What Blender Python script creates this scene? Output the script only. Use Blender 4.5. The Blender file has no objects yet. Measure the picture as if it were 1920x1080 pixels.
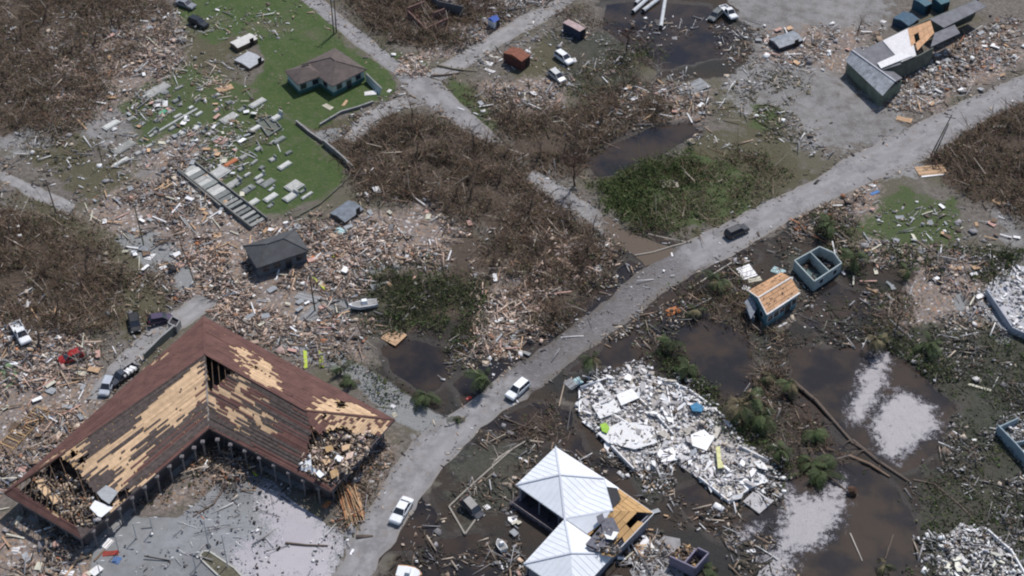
import bpy, math, random
import numpy as np
from mathutils import Vector, Matrix
random.seed(7); RNG = np.random.default_rng(7)
SC = bpy.context.scene; COL = SC.collection
R = math.radians
# ---------------------------------------------------------------- camera, sky, sun, exposure
CH = 191.0; CP = R(43); CF = 3000.0; CYY = -CH / math.tan(CP)
cd = bpy.data.cameras.new('camera'); cam = bpy.data.objects.new('camera', cd); COL.objects.link(cam)
cam.location = (0, CYY, CH); cam.rotation_euler = (math.pi / 2 - CP, 0, 0)
cd.sensor_width = 36; cd.lens = 36 * CF / 1920; cd.clip_start = 1; cd.clip_end = 8000
SC.camera = cam
SUN_EL, SUN_AZ = R(57), R(30)          # azimuth measured clockwise from +Y (towards +X)
w = bpy.data.worlds.new('World'); SC.world = w; w.use_nodes = True
nt = w.node_tree; bg = nt.nodes['Background']; sk = nt.nodes.new('ShaderNodeTexSky')
sk.sky_type = 'NISHITA'; sk.sun_disc = False; sk.sun_elevation = SUN_EL; sk.sun_rotation = SUN_AZ
sk.air_density = 1.0; sk.dust_density = 0.8
nt.links.new(sk.outputs[0], bg.inputs[0]); bg.inputs[1].default_value = 0.115
sd = bpy.data.lights.new('sun', 'SUN'); sd.energy = 4.0; sd.angle = R(0.6); sd.color = (1.0, 0.96, 0.92)
sun = bpy.data.objects.new('sun', sd); COL.objects.link(sun)
sv = Vector((math.sin(SUN_AZ) * math.cos(SUN_EL), math.cos(SUN_AZ) * math.cos(SUN_EL), math.sin(SUN_EL)))
sun.rotation_euler = (-sv).to_track_quat('-Z', 'Y').to_euler(); sun.location = (60, 100, 120)
SC.view_settings.view_transform = 'Standard'; SC.view_settings.look = 'None'
SC.view_settings.exposure = 0.0; SC.view_settings.gamma = 1; SC.view_settings.use_curve_mapping = False
SC.render.engine = 'CYCLES'; SC.cycles.max_bounces = 4; SC.cycles.filter_width = 2.1
try: SC.cycles.use_denoising = True
except Exception: pass

# ---------------------------------------------------------------- where a thing of the photograph stands
def P(px, py, z=0.0):
    x = (px - 960) / CF; y = -(py - 540) / CF
    d = (x, math.cos(CP) + y * math.sin(CP), -math.sin(CP) + y * math.cos(CP))
    t = (z - CH) / d[2]
    return Vector((d[0] * t, CYY + d[1] * t, z))
def proj(v):
    x = v[0]; y = v[1] - CYY; z = v[2] - CH
    f = y * math.cos(CP) - z * math.sin(CP); u = y * math.sin(CP) + z * math.cos(CP)
    return (960 + CF * x / f, 540 - CF * u / f)
def PW(poly, z=0.0): return np.array([P(a, b, z)[:2] for a, b in poly])
def inpoly(X, Y, poly):
    ins = np.zeros(np.shape(X), bool); n = len(poly)
    for i in range(n):
        x1, y1 = poly[i]; x2, y2 = poly[(i + 1) % n]
        if y1 == y2: continue
        c = ((y1 > Y) != (y2 > Y)) & (X < (x2 - x1) * (Y - y1) / (y2 - y1) + x1)
        ins ^= c
    return ins
def sdf(X, Y, poly):
    d = np.full(X.shape, 1e9); n = len(poly)
    for i in range(n):
        ax, ay = poly[i]; bx, by = poly[(i + 1) % n]; ex, ey = bx - ax, by - ay
        t = np.clip(((X - ax) * ex + (Y - ay) * ey) / (ex * ex + ey * ey + 1e-9), 0, 1)
        d = np.minimum(d, (X - ax - t * ex) ** 2 + (Y - ay - t * ey) ** 2)
    d = np.sqrt(d); return np.where(inpoly(X, Y, poly), d, -d)
def vnoise(X, Y, scale, seed=0):
    r = np.random.default_rng(seed); T = r.random((257, 257))
    x = X / scale + 1000.3; y = Y / scale + 1000.7
    xi = np.floor(x).astype(int); yi = np.floor(y).astype(int); fx = x - xi; fy = y - yi
    fx = fx * fx * (3 - 2 * fx); fy = fy * fy * (3 - 2 * fy)
    a = T[xi % 256, yi % 256]; b = T[(xi + 1) % 256, yi % 256]; c = T[xi % 256, (yi + 1) % 256]; e = T[(xi + 1) % 256, (yi + 1) % 256]
    return (a * (1 - fx) + b * fx) * (1 - fy) + (c * (1 - fx) + e * fx) * fy
def fbm(X, Y, s, seed=0): return .5 * vnoise(X, Y, s, seed) + .3 * vnoise(X, Y, s / 2.1, seed + 1) + .2 * vnoise(X, Y, s / 4.3, seed + 2)

# ---------------------------------------------------------------- tagging
def thing(name, label, cat, loc=(0, 0, 0), rz=0, group=None):
    o = bpy.data.objects.new(name, None); COL.objects.link(o); o.empty_display_size = .3
    o.location = loc; o.rotation_euler = (0, 0, rz); o['label'] = label; o['category'] = cat
    if group: o['group'] = group
    return o
def tag(o, label=None, cat=None, group=None, kind=None):
    if label: o['label'] = label
    if cat: o['category'] = cat
    if group: o['group'] = group
    if kind: o['kind'] = kind
    return o
def copy_tree(o, parent=None):
    c = o.copy(); COL.objects.link(c); c.parent = parent
    for ch in list(o.children): copy_tree(ch, c)
    return c
# ---------------------------------------------------------------- materials
class N:
    def __init__(s, name):
        s.m = bpy.data.materials.new(name); s.m.use_nodes = True; s.t = s.m.node_tree; s.b = s.t.nodes['Principled BSDF']
    def n(s, ty, **k):
        o = s.t.nodes.new(ty)
        for a, b in k.items():
            if a.startswith('i_'): o.inputs[a[2:].replace('_', ' ')].default_value = b
            else: setattr(o, a, b)
        return o
    def l(s, a, b): s.t.links.new(a, b)
    def pos(s): 
        if not hasattr(s, 'p'): s.p = s.n('ShaderNodeNewGeometry').outputs['Position']
        return s.p
    def noise(s, sc, det=4, rough=.6, vec=None):
        o = s.n('ShaderNodeTexNoise'); o.inputs['Scale'].default_value = sc; o.inputs['Detail'].default_value = det
        o.inputs['Roughness'].default_value = rough; s.l(vec or s.pos(), o.inputs['Vector']); return o.outputs['Fac']
    def math(s, op, a, b=None, c=None):
        o = s.n('ShaderNodeMath', operation=op)
        for i, v in enumerate((a, b, c)):
            if v is None: continue
            if isinstance(v, (int, float)): o.inputs[i].default_value = v
            else: s.l(v, o.inputs[i])
        return o.outputs[0]
    def ramp(s, f, a, b, lo=0.0, hi=1.0):
        o = s.n('ShaderNodeMapRange', interpolation_type='SMOOTHSTEP')
        s.l(f, o.inputs[0]); o.inputs[1].default_value = a; o.inputs[2].default_value = b; o.inputs[3].default_value = lo; o.inputs[4].default_value = hi
        return o.outputs[0]
    def mix(s, f, a, b, mode='MIX'):
        o = s.n('ShaderNodeMix', data_type='RGBA', blend_type=mode)
        for i, v in ((0, f), (6, a), (7, b)):
            if isinstance(v, (int, float)): o.inputs[i].default_value = v
            elif isinstance(v, tuple): o.inputs[i].default_value = (*v, 1)
            else: s.l(v, o.inputs[i])
        return o.outputs[2]
    def attr(s, name, col=False): return s.n('ShaderNodeAttribute', attribute_name=name).outputs['Color' if col else 'Fac']
    def bump(s, h, st=.5, dist=.1):
        o = s.n('ShaderNodeBump'); o.inputs['Strength'].default_value = st; o.inputs['Distance'].default_value = dist
        s.l(h, o.inputs['Height']); s.l(o.outputs[0], s.b.inputs['Normal'])
    def out(s, col=None, rough=None, spec=None):
        for k, v in (('Base Color', col), ('Roughness', rough), ('Specular IOR Level', spec)):
            if v is None: continue
            if isinstance(v, tuple): s.b.inputs[k].default_value = (*v, 1)
            elif isinstance(v, (int, float)): s.b.inputs[k].default_value = v
            else: s.l(v, s.b.inputs[k])
        return s.m
MC = {}
def mat(col, rough=.8, var=.25, scale=1.5, rnd=0.0, metal=0.0, spec=.3, name=None, bump=.15):
    key = (tuple(round(c, 3) for c in col), rough, var, scale, rnd, metal)
    if key in MC: return MC[key]
    k = N(name or 'surface'); f = k.noise(scale, 5, .65); f = k.ramp(f, .25, .75)
    dark = tuple(c * (1 - var) for c in col); lite = tuple(min(.9, c * (1 + var * .6)) for c in col)
    c = k.mix(f, dark, lite)
    if rnd:
        oi = k.n('ShaderNodeObjectInfo').outputs['Random']; v = k.math('MULTIPLY_ADD', oi, 2 * rnd, 1 - rnd)
        cc = k.n('ShaderNodeCombineColor')
        for i in range(3): k.l(v, cc.inputs[i])
        c = k.mix(1.0, c, cc.outputs[0], 'MULTIPLY')
    k.b.inputs['Metallic'].default_value = metal
    if bump: k.bump(k.noise(scale * 8, 3), bump, .05)
    MC[key] = k.out(c, rough, spec); return MC[key]
def mat_col():   # colour of each piece is stored with the piece
    k = N('debris_pieces'); c = k.attr('Col', True); f = k.ramp(k.noise(3, 4), .3, .7, .7, 1.1)
    cc = k.n('ShaderNodeCombineColor')
    for i in range(3): k.l(f, cc.inputs[i])
    return k.out(k.mix(1.0, c, cc.outputs[0], 'MULTIPLY'), .85, .2)
M_COL = mat_col()
# ---------------------------------------------------------------- mesh collector
class MB:
    def __init__(s): s.v = []; s.f = []; s.m = []
    def poly(s, pts, mi=0):
        b = len(s.v); s.v += [tuple(p) for p in pts]; s.f.append(tuple(range(b, b + len(pts)))); s.m.append(mi); return s
    def faces(s, vs, fs, mi=0):
        b = len(s.v); s.v += [tuple(p) for p in vs]
        for f in fs: s.f.append(tuple(b + i for i in f)); s.m.append(mi)
        return s
    def box(s, c, d, rz=0, mi=0, rx=0, ry=0, taper=1.0):
        Mx = Matrix.Rotation(rz, 3, 'Z') @ Matrix.Rotation(ry, 3, 'Y') @ Matrix.Rotation(rx, 3, 'X')
        vs = []
        for z in (-.5, .5):
            t = taper if z > 0 else 1
            for x, y in ((-.5, -.5), (.5, -.5), (.5, .5), (-.5, .5)): vs.append(Vector(c) + Mx @ Vector((x * d[0] * t, y * d[1] * t, z * d[2])))
        return s.faces(vs, [(3, 2, 1, 0), (4, 5, 6, 7), (0, 1, 5, 4), (1, 2, 6, 5), (2, 3, 7, 6), (3, 0, 4, 7)], mi)
    def beam(s, a, b, wd, h=None, mi=0):   # rectangular bar from a to b
        a = Vector(a); b = Vector(b); h = h or wd; d = (b - a); L = d.length
        if L < 1e-5: return s
        d /= L; up = Vector((0, 0, 1)) if abs(d.z) < .95 else Vector((1, 0, 0)); sx = d.cross(up).normalized(); sy = sx.cross(d)
        vs = [p + sx * i * wd / 2 + sy * j * h / 2 for p in (a, b) for i, j in ((-1, -1), (1, -1), (1, 1), (-1, 1))]
        return s.faces(vs, [(3, 2, 1, 0), (4, 5, 6, 7), (0, 1, 5, 4), (1, 2, 6, 5), (2, 3, 7, 6), (3, 0, 4, 7)], mi)
    def tube(s, pts, rs, n=6, mi=0, cap=True):
        rings = []; pts = [Vector(p) for p in pts]
        for i, p in enumerate(pts):
            d = (pts[min(i + 1, len(pts) - 1)] - pts[max(i - 1, 0)]).normalized()
            up = Vector((0, 0, 1)) if abs(d.z) < .9 else Vector((1, 0, 0)); sx = d.cross(up).normalized(); sy = sx.cross(d)
            r = rs[i] if isinstance(rs, (list, tuple)) else rs
            rings.append([p + (sx * math.cos(a) + sy * math.sin(a)) * r for a in [2 * math.pi * k / n for k in range(n)]])
        vs = [v for r in rings for v in r]; fs = []
        for i in range(len(pts) - 1):
            for k in range(n): fs.append((i * n + k, i * n + (k + 1) % n, (i + 1) * n + (k + 1) % n, (i + 1) * n + k))
        if cap: fs += [tuple(range(n - 1, -1, -1)), tuple(range((len(pts) - 1) * n, len(pts) * n))]
        return s.faces(vs, fs, mi)
    def slab(s, pts, th, mi=0):            # a sheet with thickness below it
        pts = [Vector(p) for p in pts]; n = len(pts); nrm = (pts[1] - pts[0]).cross(pts[-1] - pts[0])
        if nrm.length < 1e-6 and n > 3: nrm = (pts[2] - pts[1]).cross(pts[3] - pts[1])
        nrm.normalize()
        if nrm.z < 0: pts.reverse(); nrm = -nrm
        lo = [p - nrm * th for p in pts]
        return s.faces(pts + lo, [tuple(range(n)), tuple(range(2 * n - 1, n - 1, -1))] + [(n + i, n + (i + 1) % n, (i + 1) % n, i) for i in range(n)], mi)
    def build(s, name, mats, parent=None, o=(0, 0, 0), smooth=False, inv=None):
        if not isinstance(mats, (list, tuple)): mats = [mats]
        me = bpy.data.meshes.new(name); o = Vector(o)
        me.from_pydata([Vector(v) - o for v in s.v] if inv is None else [inv @ Vector(v) for v in s.v], [], s.f)
        for m in mats: me.materials.append(m)
        if len(mats) > 1: me.polygons.foreach_set('material_index', s.m)
        if smooth: me.polygons.foreach_set('use_smooth', [True] * len(s.f))
        ob = bpy.data.objects.new(name, me); COL.objects.link(ob)
        if parent: ob.parent = parent
        return ob
def npmesh(name, V, F, material, col=None, extra=None):
    me = bpy.data.meshes.new(name); nf, k = F.shape
    me.vertices.add(len(V)); me.vertices.foreach_set('co', V.astype(np.float32).ravel())
    me.loops.add(nf * k); me.loops.foreach_set('vertex_index', F.astype(np.int32).ravel())
    me.polygons.add(nf); me.polygons.foreach_set('loop_start', np.arange(0, nf * k, k, dtype=np.int32))
    me.update(calc_edges=True)
    if col is not None:
        a = me.color_attributes.new('Col', 'FLOAT_COLOR', 'POINT'); c4 = np.ones((len(V), 4), np.float32); c4[:, :3] = col; a.data.foreach_set('color', c4.ravel())
    for n_, d_ in (extra or {}).items():
        a = me.attributes.new(n_, 'FLOAT', 'POINT'); a.data.foreach_set('value', d_.astype(np.float32).ravel())
    me.materials.append(material); ob = bpy.data.objects.new(name, me); COL.objects.link(ob); return ob
BOXV = np.array([(-.5, -.5, -.5), (.5, -.5, -.5), (.5, .5, -.5), (-.5, .5, -.5), (-.5, -.5, .5), (.5, -.5, .5), (.5, .5, .5), (-.5, .5, .5)])
BOXF = np.array([(4, 5, 6, 7), (0, 1, 5, 4), (1, 2, 6, 5), (2, 3, 7, 6), (3, 0, 4, 7)])
TRIV = np.array([(0, 1, 0), (0, -.5, .87), (0, -.5, -.87), (1, .6, 0), (1, -.3, .5), (1, -.3, -.5)]); TRIF = np.array([(0, 1, 4, 3), (1, 2, 5, 4), (2, 0, 3, 5)])
LEAFV = np.array([(-.5, -.5, 0), (.5, -.35, .12), (.4, .5, 0), (-.45, .4, -.1)]); LEAFF = np.array([(0, 1, 2, 3)])
def rotm(az, tilt, roll):
    ca, sa, ct, st, cr, sr = np.cos(az), np.sin(az), np.cos(tilt), np.sin(tilt), np.cos(roll), np.sin(roll); z = np.zeros_like(ca); o = np.ones_like(ca)
    A = np.stack([np.stack([ca, -sa, z], -1), np.stack([sa, ca, z], -1), np.stack([z, z, o], -1)], -2)
    B = np.stack([np.stack([ct, z, -st], -1), np.stack([z, o, z], -1), np.stack([st, z, ct], -1)], -2)
    C = np.stack([np.stack([o, z, z], -1), np.stack([z, cr, -sr], -1), np.stack([z, sr, cr], -1)], -2)
    return A @ B @ C
def scatter(name, tv, tf, loc, rot, dim, cols, material=None):
    V = np.einsum('nij,nkj->nki', rot, tv[None] * dim[:, None, :]) + loc[:, None, :]
    n, k = len(loc), len(tv); F = (tf[None] + (np.arange(n) * k)[:, None, None]).reshape(-1, tf.shape[1])
    return npmesh(name, V.reshape(-1, 3), F, material or M_COL, np.repeat(cols, k, 0))
# ================================================================ GROUND
STEP = .5; GX = np.arange(-125, 125.1, STEP); GY = np.arange(-82, 118.1, STEP); XX, YY = np.meshgrid(GX, GY)
WN = (fbm(XX, YY, 9, 11) - .5) * 5 + (fbm(XX, YY, 3, 17) - .5) * 2.5      # wobble of every border, in metres
def region(polys, soft=3.0, wob=1.0):
    m = np.zeros(XX.shape)
    for q in polys:
        p = PW(q); x0, y0 = p.min(0) - 8; x1, y1 = p.max(0) + 8
        ix = (GX > x0) & (GX < x1); iy = (GY > y0) & (GY < y1)
        if not ix.any() or not iy.any(): continue
        sl = np.ix_(iy, ix); d = sdf(XX[sl], YY[sl], p) + WN[sl] * wob
        m[sl] = np.maximum(m[sl], np.clip(.5 + d / (2 * soft), 0, 1))
    return m
GREEN = [[(318,-30),(560,-30),(640,70),(740,150),(730,180),(650,215),(590,245),(520,210),(480,165),(500,120),(460,60),(400,80),(350,60)],
         [(510,195),(640,300),(655,330),(610,375),(540,400),(470,415),(440,380),(480,330),(470,250)],
         [(410,350),(440,385),(380,400),(320,360),(300,330)], [(660,130),(740,150),(745,175),(700,190)]]
MIDG = [[(200,180),(330,120),(440,150),(500,190),(560,260),(540,380),(470,400),(430,380),(350,310),(290,300),(240,240)],
        [(850,150),(900,180),(960,235),(920,250),(880,210),(850,180)], [(690,80),(840,120),(780,140),(720,100)],
        [(1620,390),(1700,360),(1790,380),(1800,440),(1740,490),(1640,480),(1600,430)],
        [(1410,200),(1470,205),(1460,245),(1420,240)], [(1840,840),(1960,880),(1960,1000),(1880,980),(1820,900)],
        [(850,900),(960,850),(975,900),(910,960),(880,1000),(840,950)], [(1740,900),(1960,960),(1960,1060),(1850,1000)],
        [(1120,330),(1300,290),(1420,330),(1400,400),(1250,440),(1130,390)]]
OLIVE = [[(40,360),(200,420),(260,450),(340,520),(330,570),(250,640),(180,600),(220,500),(120,470)], [(340,70),(480,60),(420,160),(330,120)],
         [(830,160),(1100,200),(1330,190),(1250,240),(1100,260),(950,240),(880,200)], [(1420,120),(1560,180),(1500,290),(1400,260),(1350,200)],
         [(660,520),(900,520),(960,600),(860,700),(720,640),(680,580)], [(580,230),(760,200),(700,300),(640,320)],
         [(1300,250),(1450,260),(1520,330),(1400,420),(1300,440)], [(1500,420),(1620,380),(1660,480),(1560,560),(1500,480)],
         [(1700,700),(1960,720),(1960,900),(1780,880)], [(0,200),(60,230),(200,250),(140,330),(60,300)], [(100,300),(330,300),(340,400),(160,390)],
         [(1040,60),(1250,90),(1200,170),(1060,190),(960,140)], [(1600,560),(1780,620),(1740,720),(1600,660)]]
BRUSH = [[(740,215),(850,230),(960,280),(1010,350),(1100,430),(1150,470),(1090,560),(1040,620),(960,560),(900,430),(800,380),(690,380),(660,330),(660,280)],
         [(-40,-30),(310,-30),(320,60),(220,110),(200,190),(120,270),(60,240),(-40,260)], [(-40,360),(60,420),(180,470),(230,520),(200,620),(120,640),(-40,560)],
         [(920,220),(1080,200),(1200,160),(1300,200),(1180,260),(1090,330),(990,310)], [(1760,240),(1960,180),(1960,440),(1900,400),(1820,370),(1740,300)],
         [(620,-30),(1000,-30),(940,40),(860,90),(740,80)], [(700,400),(900,420),(940,540),(880,640),(760,640),(700,540)], [(600,250),(680,230),(690,300),(660,330)]]
DEBR = [[(100,60),(330,40),(340,120),(240,190),(150,240),(90,200)], [(140,400),(340,300),(440,400),(560,420),(640,400),(800,380),(870,440),(800,520),(680,540),(640,640),(540,660),(380,600),(320,560),(220,440)],
        [(-40,600),(100,560),(180,660),(200,780),(110,840),(-40,960)], [(-40,960),(150,1000),(200,1060),(180,1110),(-40,1110)], [(270,940),(450,840),(480,880),(350,950),(260,970)],
        [(960,470),(1140,450),(1150,500),(1040,560),(980,660),(890,660),(920,560)], [(1150,140),(1330,170),(1310,240),(1120,240)], [(1640,130),(1900,40),(1920,110),(1760,210),(1660,200)],
        [(1440,60),(1640,50),(1600,140),(1440,110)], [(1460,400),(1640,350),(1640,400),(1560,440),(1480,450)], [(1560,440),(1800,480),(1960,520),(1960,600),(1700,620),(1600,560)],
        [(300,250),(380,240),(400,290),(330,320),(250,320)], [(740,60),(960,40),(900,110),(800,110)], [(620,900),(720,830),(740,880),(680,960),(640,980)], [(960,960),(1240,980),(1260,1110),(960,1110)],
        [(550,640),(690,600),(700,690),(560,680)], [(900,160),(1060,150),(1060,230),(940,240)]]
PALE = [[(1360,-30),(1700,-30),(1640,60),(1580,130),(1590,200),(1500,270),(1440,230),(1360,160),(1340,60)], [(1580,150),(1700,220),(1640,270),(1500,280)],
        [(1860,390),(1960,430),(1960,560),(1890,470)], [(-20,230),(110,225),(130,260),(20,290),(-20,270)], [(430,-30),(490,-30),(480,25),(440,20)], [(270,285),(320,320),(300,350),(250,330)],
        [(1640,250),(1700,240),(1760,270),(1700,330),(1620,330)], [(340,330),(420,380),(390,400),(330,350)], [(140,190),(240,180),(280,240),(200,270),(150,250)], [(730,880),(800,820),(820,800),(790,860),(700,1000),(630,1110),(580,1110),(640,1040)],
        [(1370,180),(1460,140),(1460,210),(1380,220)]]
MUD = [[(1000,600),(1180,470),(1300,500),(1420,450),(1480,500),(1400,620),(1420,800),(1250,760),(1050,760),(980,830),(900,840),(880,760),(960,690)],
       [(700,640),(860,600),(880,660),(960,680),(840,790),(700,700)], [(900,780),(1100,760),(1460,950),(1480,1110),(700,1110),(760,1000),(830,870)], [(1420,620),(1800,620),(1830,800),(1760,1110),(1440,1110),(1400,800)],
       [(1120,0),(1360,-20),(1420,80),(1360,150),(1240,150),(1160,90)], [(1080,280),(1220,230),(1310,240),(1230,300),(1120,350)], [(1100,430),(1220,430),(1290,460),(1200,500),(1130,480)], [(1500,480),(1720,500),(1640,640),(1480,640)],
       [(1220,880),(1330,860),(1460,960),(1420,1060),(1250,1000)], [(860,1000),(980,1000),(960,1110),(760,1110)], [(1480,380),(1600,380),(1560,460),(1440,500)]]
CONC = [[(215,450),(245,428),(300,440),(345,480),(375,540),(340,560),(320,530),(270,500)], [(480,610),(560,640),(640,665),(700,700),(760,740),(835,790),(800,815),(730,780),(640,700),(520,660)],
        [(560,600),(600,560),(660,560),(650,620),(600,650)], [(1820,550),(1860,540),(1900,640),(1870,645)], [(590,250),(640,240),(640,262),(610,272)], [(1780,560),(1800,540),(1840,600),(1820,620)]]
DKG = [[(1640,640),(1760,600),(1960,640),(1960,1110),(1720,1110),(1740,940),(1790,800)], [(850,850),(960,810),(1000,850),(960,960),(860,1000)], [(1480,470),(1600,560),(1640,700),(1540,640)], [(640,500),(720,520),(740,640),(690,640)], [(1160,840),(1260,900),(1240,960),(1180,900)], [(1040,60),(1160,60),(1240,190),(1080,190)], [(1480,980),(1640,1000),(1760,1110),(1480,1110)], [(1210,600),(1420,600),(1480,900),(1380,800),(1240,700)]]
WATER = [[(1100,300),(1140,268),(1215,238),(1290,230),(1312,248),(1250,285),(1160,325),(1112,335)], [(1132,8),(1200,0),(1330,10),(1390,60),(1345,108),(1240,128),(1185,90),(1130,55)],
         [(700,650),(760,630),(830,655),(850,700),(800,735),(735,700)], [(1060,700),(1130,640),(1240,575),(1330,585),(1400,620),(1430,710),(1370,770),(1290,735),(1240,700),(1120,690)],
         [(900,800),(1000,755),(1075,770),(1090,850),(1170,880),(1200,960),(1100,900),(1040,835),(960,830)], [(1240,930),(1310,900),(1370,960),(1480,960),(1440,1060),(1330,1010)],
         [(1475,650),(1560,660),(1640,640),(1720,690),(1790,760),(1760,850),(1680,885),(1600,830),(1480,730)], [(1440,890),(1500,860),(1640,880),(1700,960),(1740,1080),(1600,1110),(1410,1110),(1420,1020)],
         [(800,1010),(900,1000),(950,1060),(900,1110),(740,1110)], [(1020,620),(1080,570),(1140,520),(1180,490),(1200,500),(1150,550),(1080,610),(1030,640)], [(850,720),(960,650),(1000,640),(960,690),(870,750)],
         [(1260,510),(1370,460),(1420,480),(1320,560),(1200,620),(1100,680),(1080,680),(1190,600)], [(1500,500),(1520,560),(1500,600),(1560,640),(1660,630),(1640,560),(1580,540)], [(1480,730),(1530,760),(1600,850),(1540,860),(1470,800)],
         [(730,890),(800,930),(830,1000),(780,1040),(720,1030),(760,960)], [(230,985),(300,975),(430,1000),(560,1075),(500,1100),(330,1050),(240,1020)]]
ROADS = {   # left edge, right edge, in pixels of the photograph
 'main': ([(590,1140),(625,1080),(665,1000),(700,940),(735,880),(775,825),(820,790),(880,755),(925,715),(970,680),(1030,645),(1080,605),(1140,560),(1190,515),(1230,485),(1280,455),(1330,433),(1390,400),(1460,368),(1530,335),(1580,300),(1640,270),(1700,240),(1760,212),(1830,178),(1920,138),(1990,105)],
          [(660,1140),(697,1080),(745,1010),(787,935),(820,895),(855,855),(905,803),(965,762),(1005,735),(1060,693),(1112,650),(1180,603),(1240,550),(1300,515),(1345,492),(1390,470),(1440,440),(1480,415),(1530,390),(1600,355),(1650,335),(1700,318),(1745,296),(1790,266),(1850,226),(1920,190),(1990,155)]),
 'north': ([(530,-30),(562,0),(600,30),(640,62),(675,92),(715,122),(748,150),(770,180),(795,192),(850,232),(905,268)], [(575,-30),(606,0),(640,30),(690,68),(722,95),(755,122),(790,140),(830,155),(870,198),(918,240),(945,268)]),
 'middle': ([(1000,318),(1060,350),(1110,388),(1170,430),(1230,455),(1280,470)], [(985,340),(1040,378),(1090,410),(1140,446),(1190,480),(1210,500)]),
 'east': ([(1070,-30),(1042,0),(971,33),(908,73),(835,115),(790,140)], [(1110,-30),(1072,8),(1020,42),(950,80),(880,127),(830,152)]),
 'lane': ([(760,178),(720,192),(680,212),(655,238),(642,262)], [(800,196),(760,206),(722,220),(692,248),(672,268)]),
 'west': ([(-50,298),(0,318),(60,345),(142,383)], [(-50,318),(0,341),(60,372),(134,402)]),
 'alley': ([(160,750),(200,692),(255,632),(310,592),(350,565),(372,552)], [(212,750),(240,700),(292,655),(342,618),(385,590),(410,570)])}
def rs(pts, n):
    p = np.array([P(a, b)[:2] for a, b in pts]); L = np.r_[0, np.cumsum(np.hypot(*np.diff(p, axis=0).T))]; t = np.linspace(0, L[-1], n)
    return np.stack([np.interp(t, L, p[:, 0]), np.interp(t, L, p[:, 1])], 1)
roadmask = np.zeros(XX.shape)
for k, (a, b) in ROADS.items():
    p = np.concatenate([rs(a, 60), rs(b, 60)[::-1]]); x0, y0 = p.min(0) - 5; x1, y1 = p.max(0) + 5
    sl = np.ix_((GY > y0) & (GY < y1), (GX > x0) & (GX < x1)); d = sdf(XX[sl], YY[sl], p)
    roadmask[sl] = np.maximum(roadmask[sl], np.clip(.5 + d / 1.4, 0, 1))
A = dict(dkg=region(DKG, 3.5), green=region(GREEN, 2.2, .7), midg=region(MIDG, 3, .8), olive=region(OLIVE, 4), brush=region(BRUSH, 3), deb=region(DEBR, 3), pale=region(PALE, 2.5, .7), mud=region(MUD, 3), conc=region(CONC, 1.2, .25), water=region(WATER, 1.8, .55))
LOT = [[(165,1000),(232,955),(330,965),(400,905),(470,870),(560,935),(625,975),(690,985),(640,1110),(150,1110)]]
A['lot'] = region(LOT, 1.2, .3)
nz = fbm(XX, YY, 5, 3)
HG = .06 + nz * .22 + A['brush'] * .15 - .5 * np.clip((A['water'] - .35) * 2, 0, 1)
HG = HG * (1 - roadmask) + (-.08) * roadmask
HG = HG * (1 - A['lot']) + .03 * A['lot']
flat = np.maximum(A['green'], A['conc']); HG = HG * (1 - flat * (1 - roadmask)) + (.1 + nz * .05) * flat * (1 - roadmask)
def gz(x, y):
    i = np.clip(np.round((np.asarray(y) - GY[0]) / STEP).astype(int), 0, len(GY) - 1); j = np.clip(np.round((np.asarray(x) - GX[0]) / STEP).astype(int), 0, len(GX) - 1)
    return np.where(roadmask[i, j] > .8, .05, np.maximum(HG[i, j], -.02))
def grid_faces(ny, nx):
    i = np.arange(ny - 1)[:, None] * nx + np.arange(nx - 1)[None]; return np.stack([i, i + 1, i + nx + 1, i + nx], -1).reshape(-1, 4)
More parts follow.
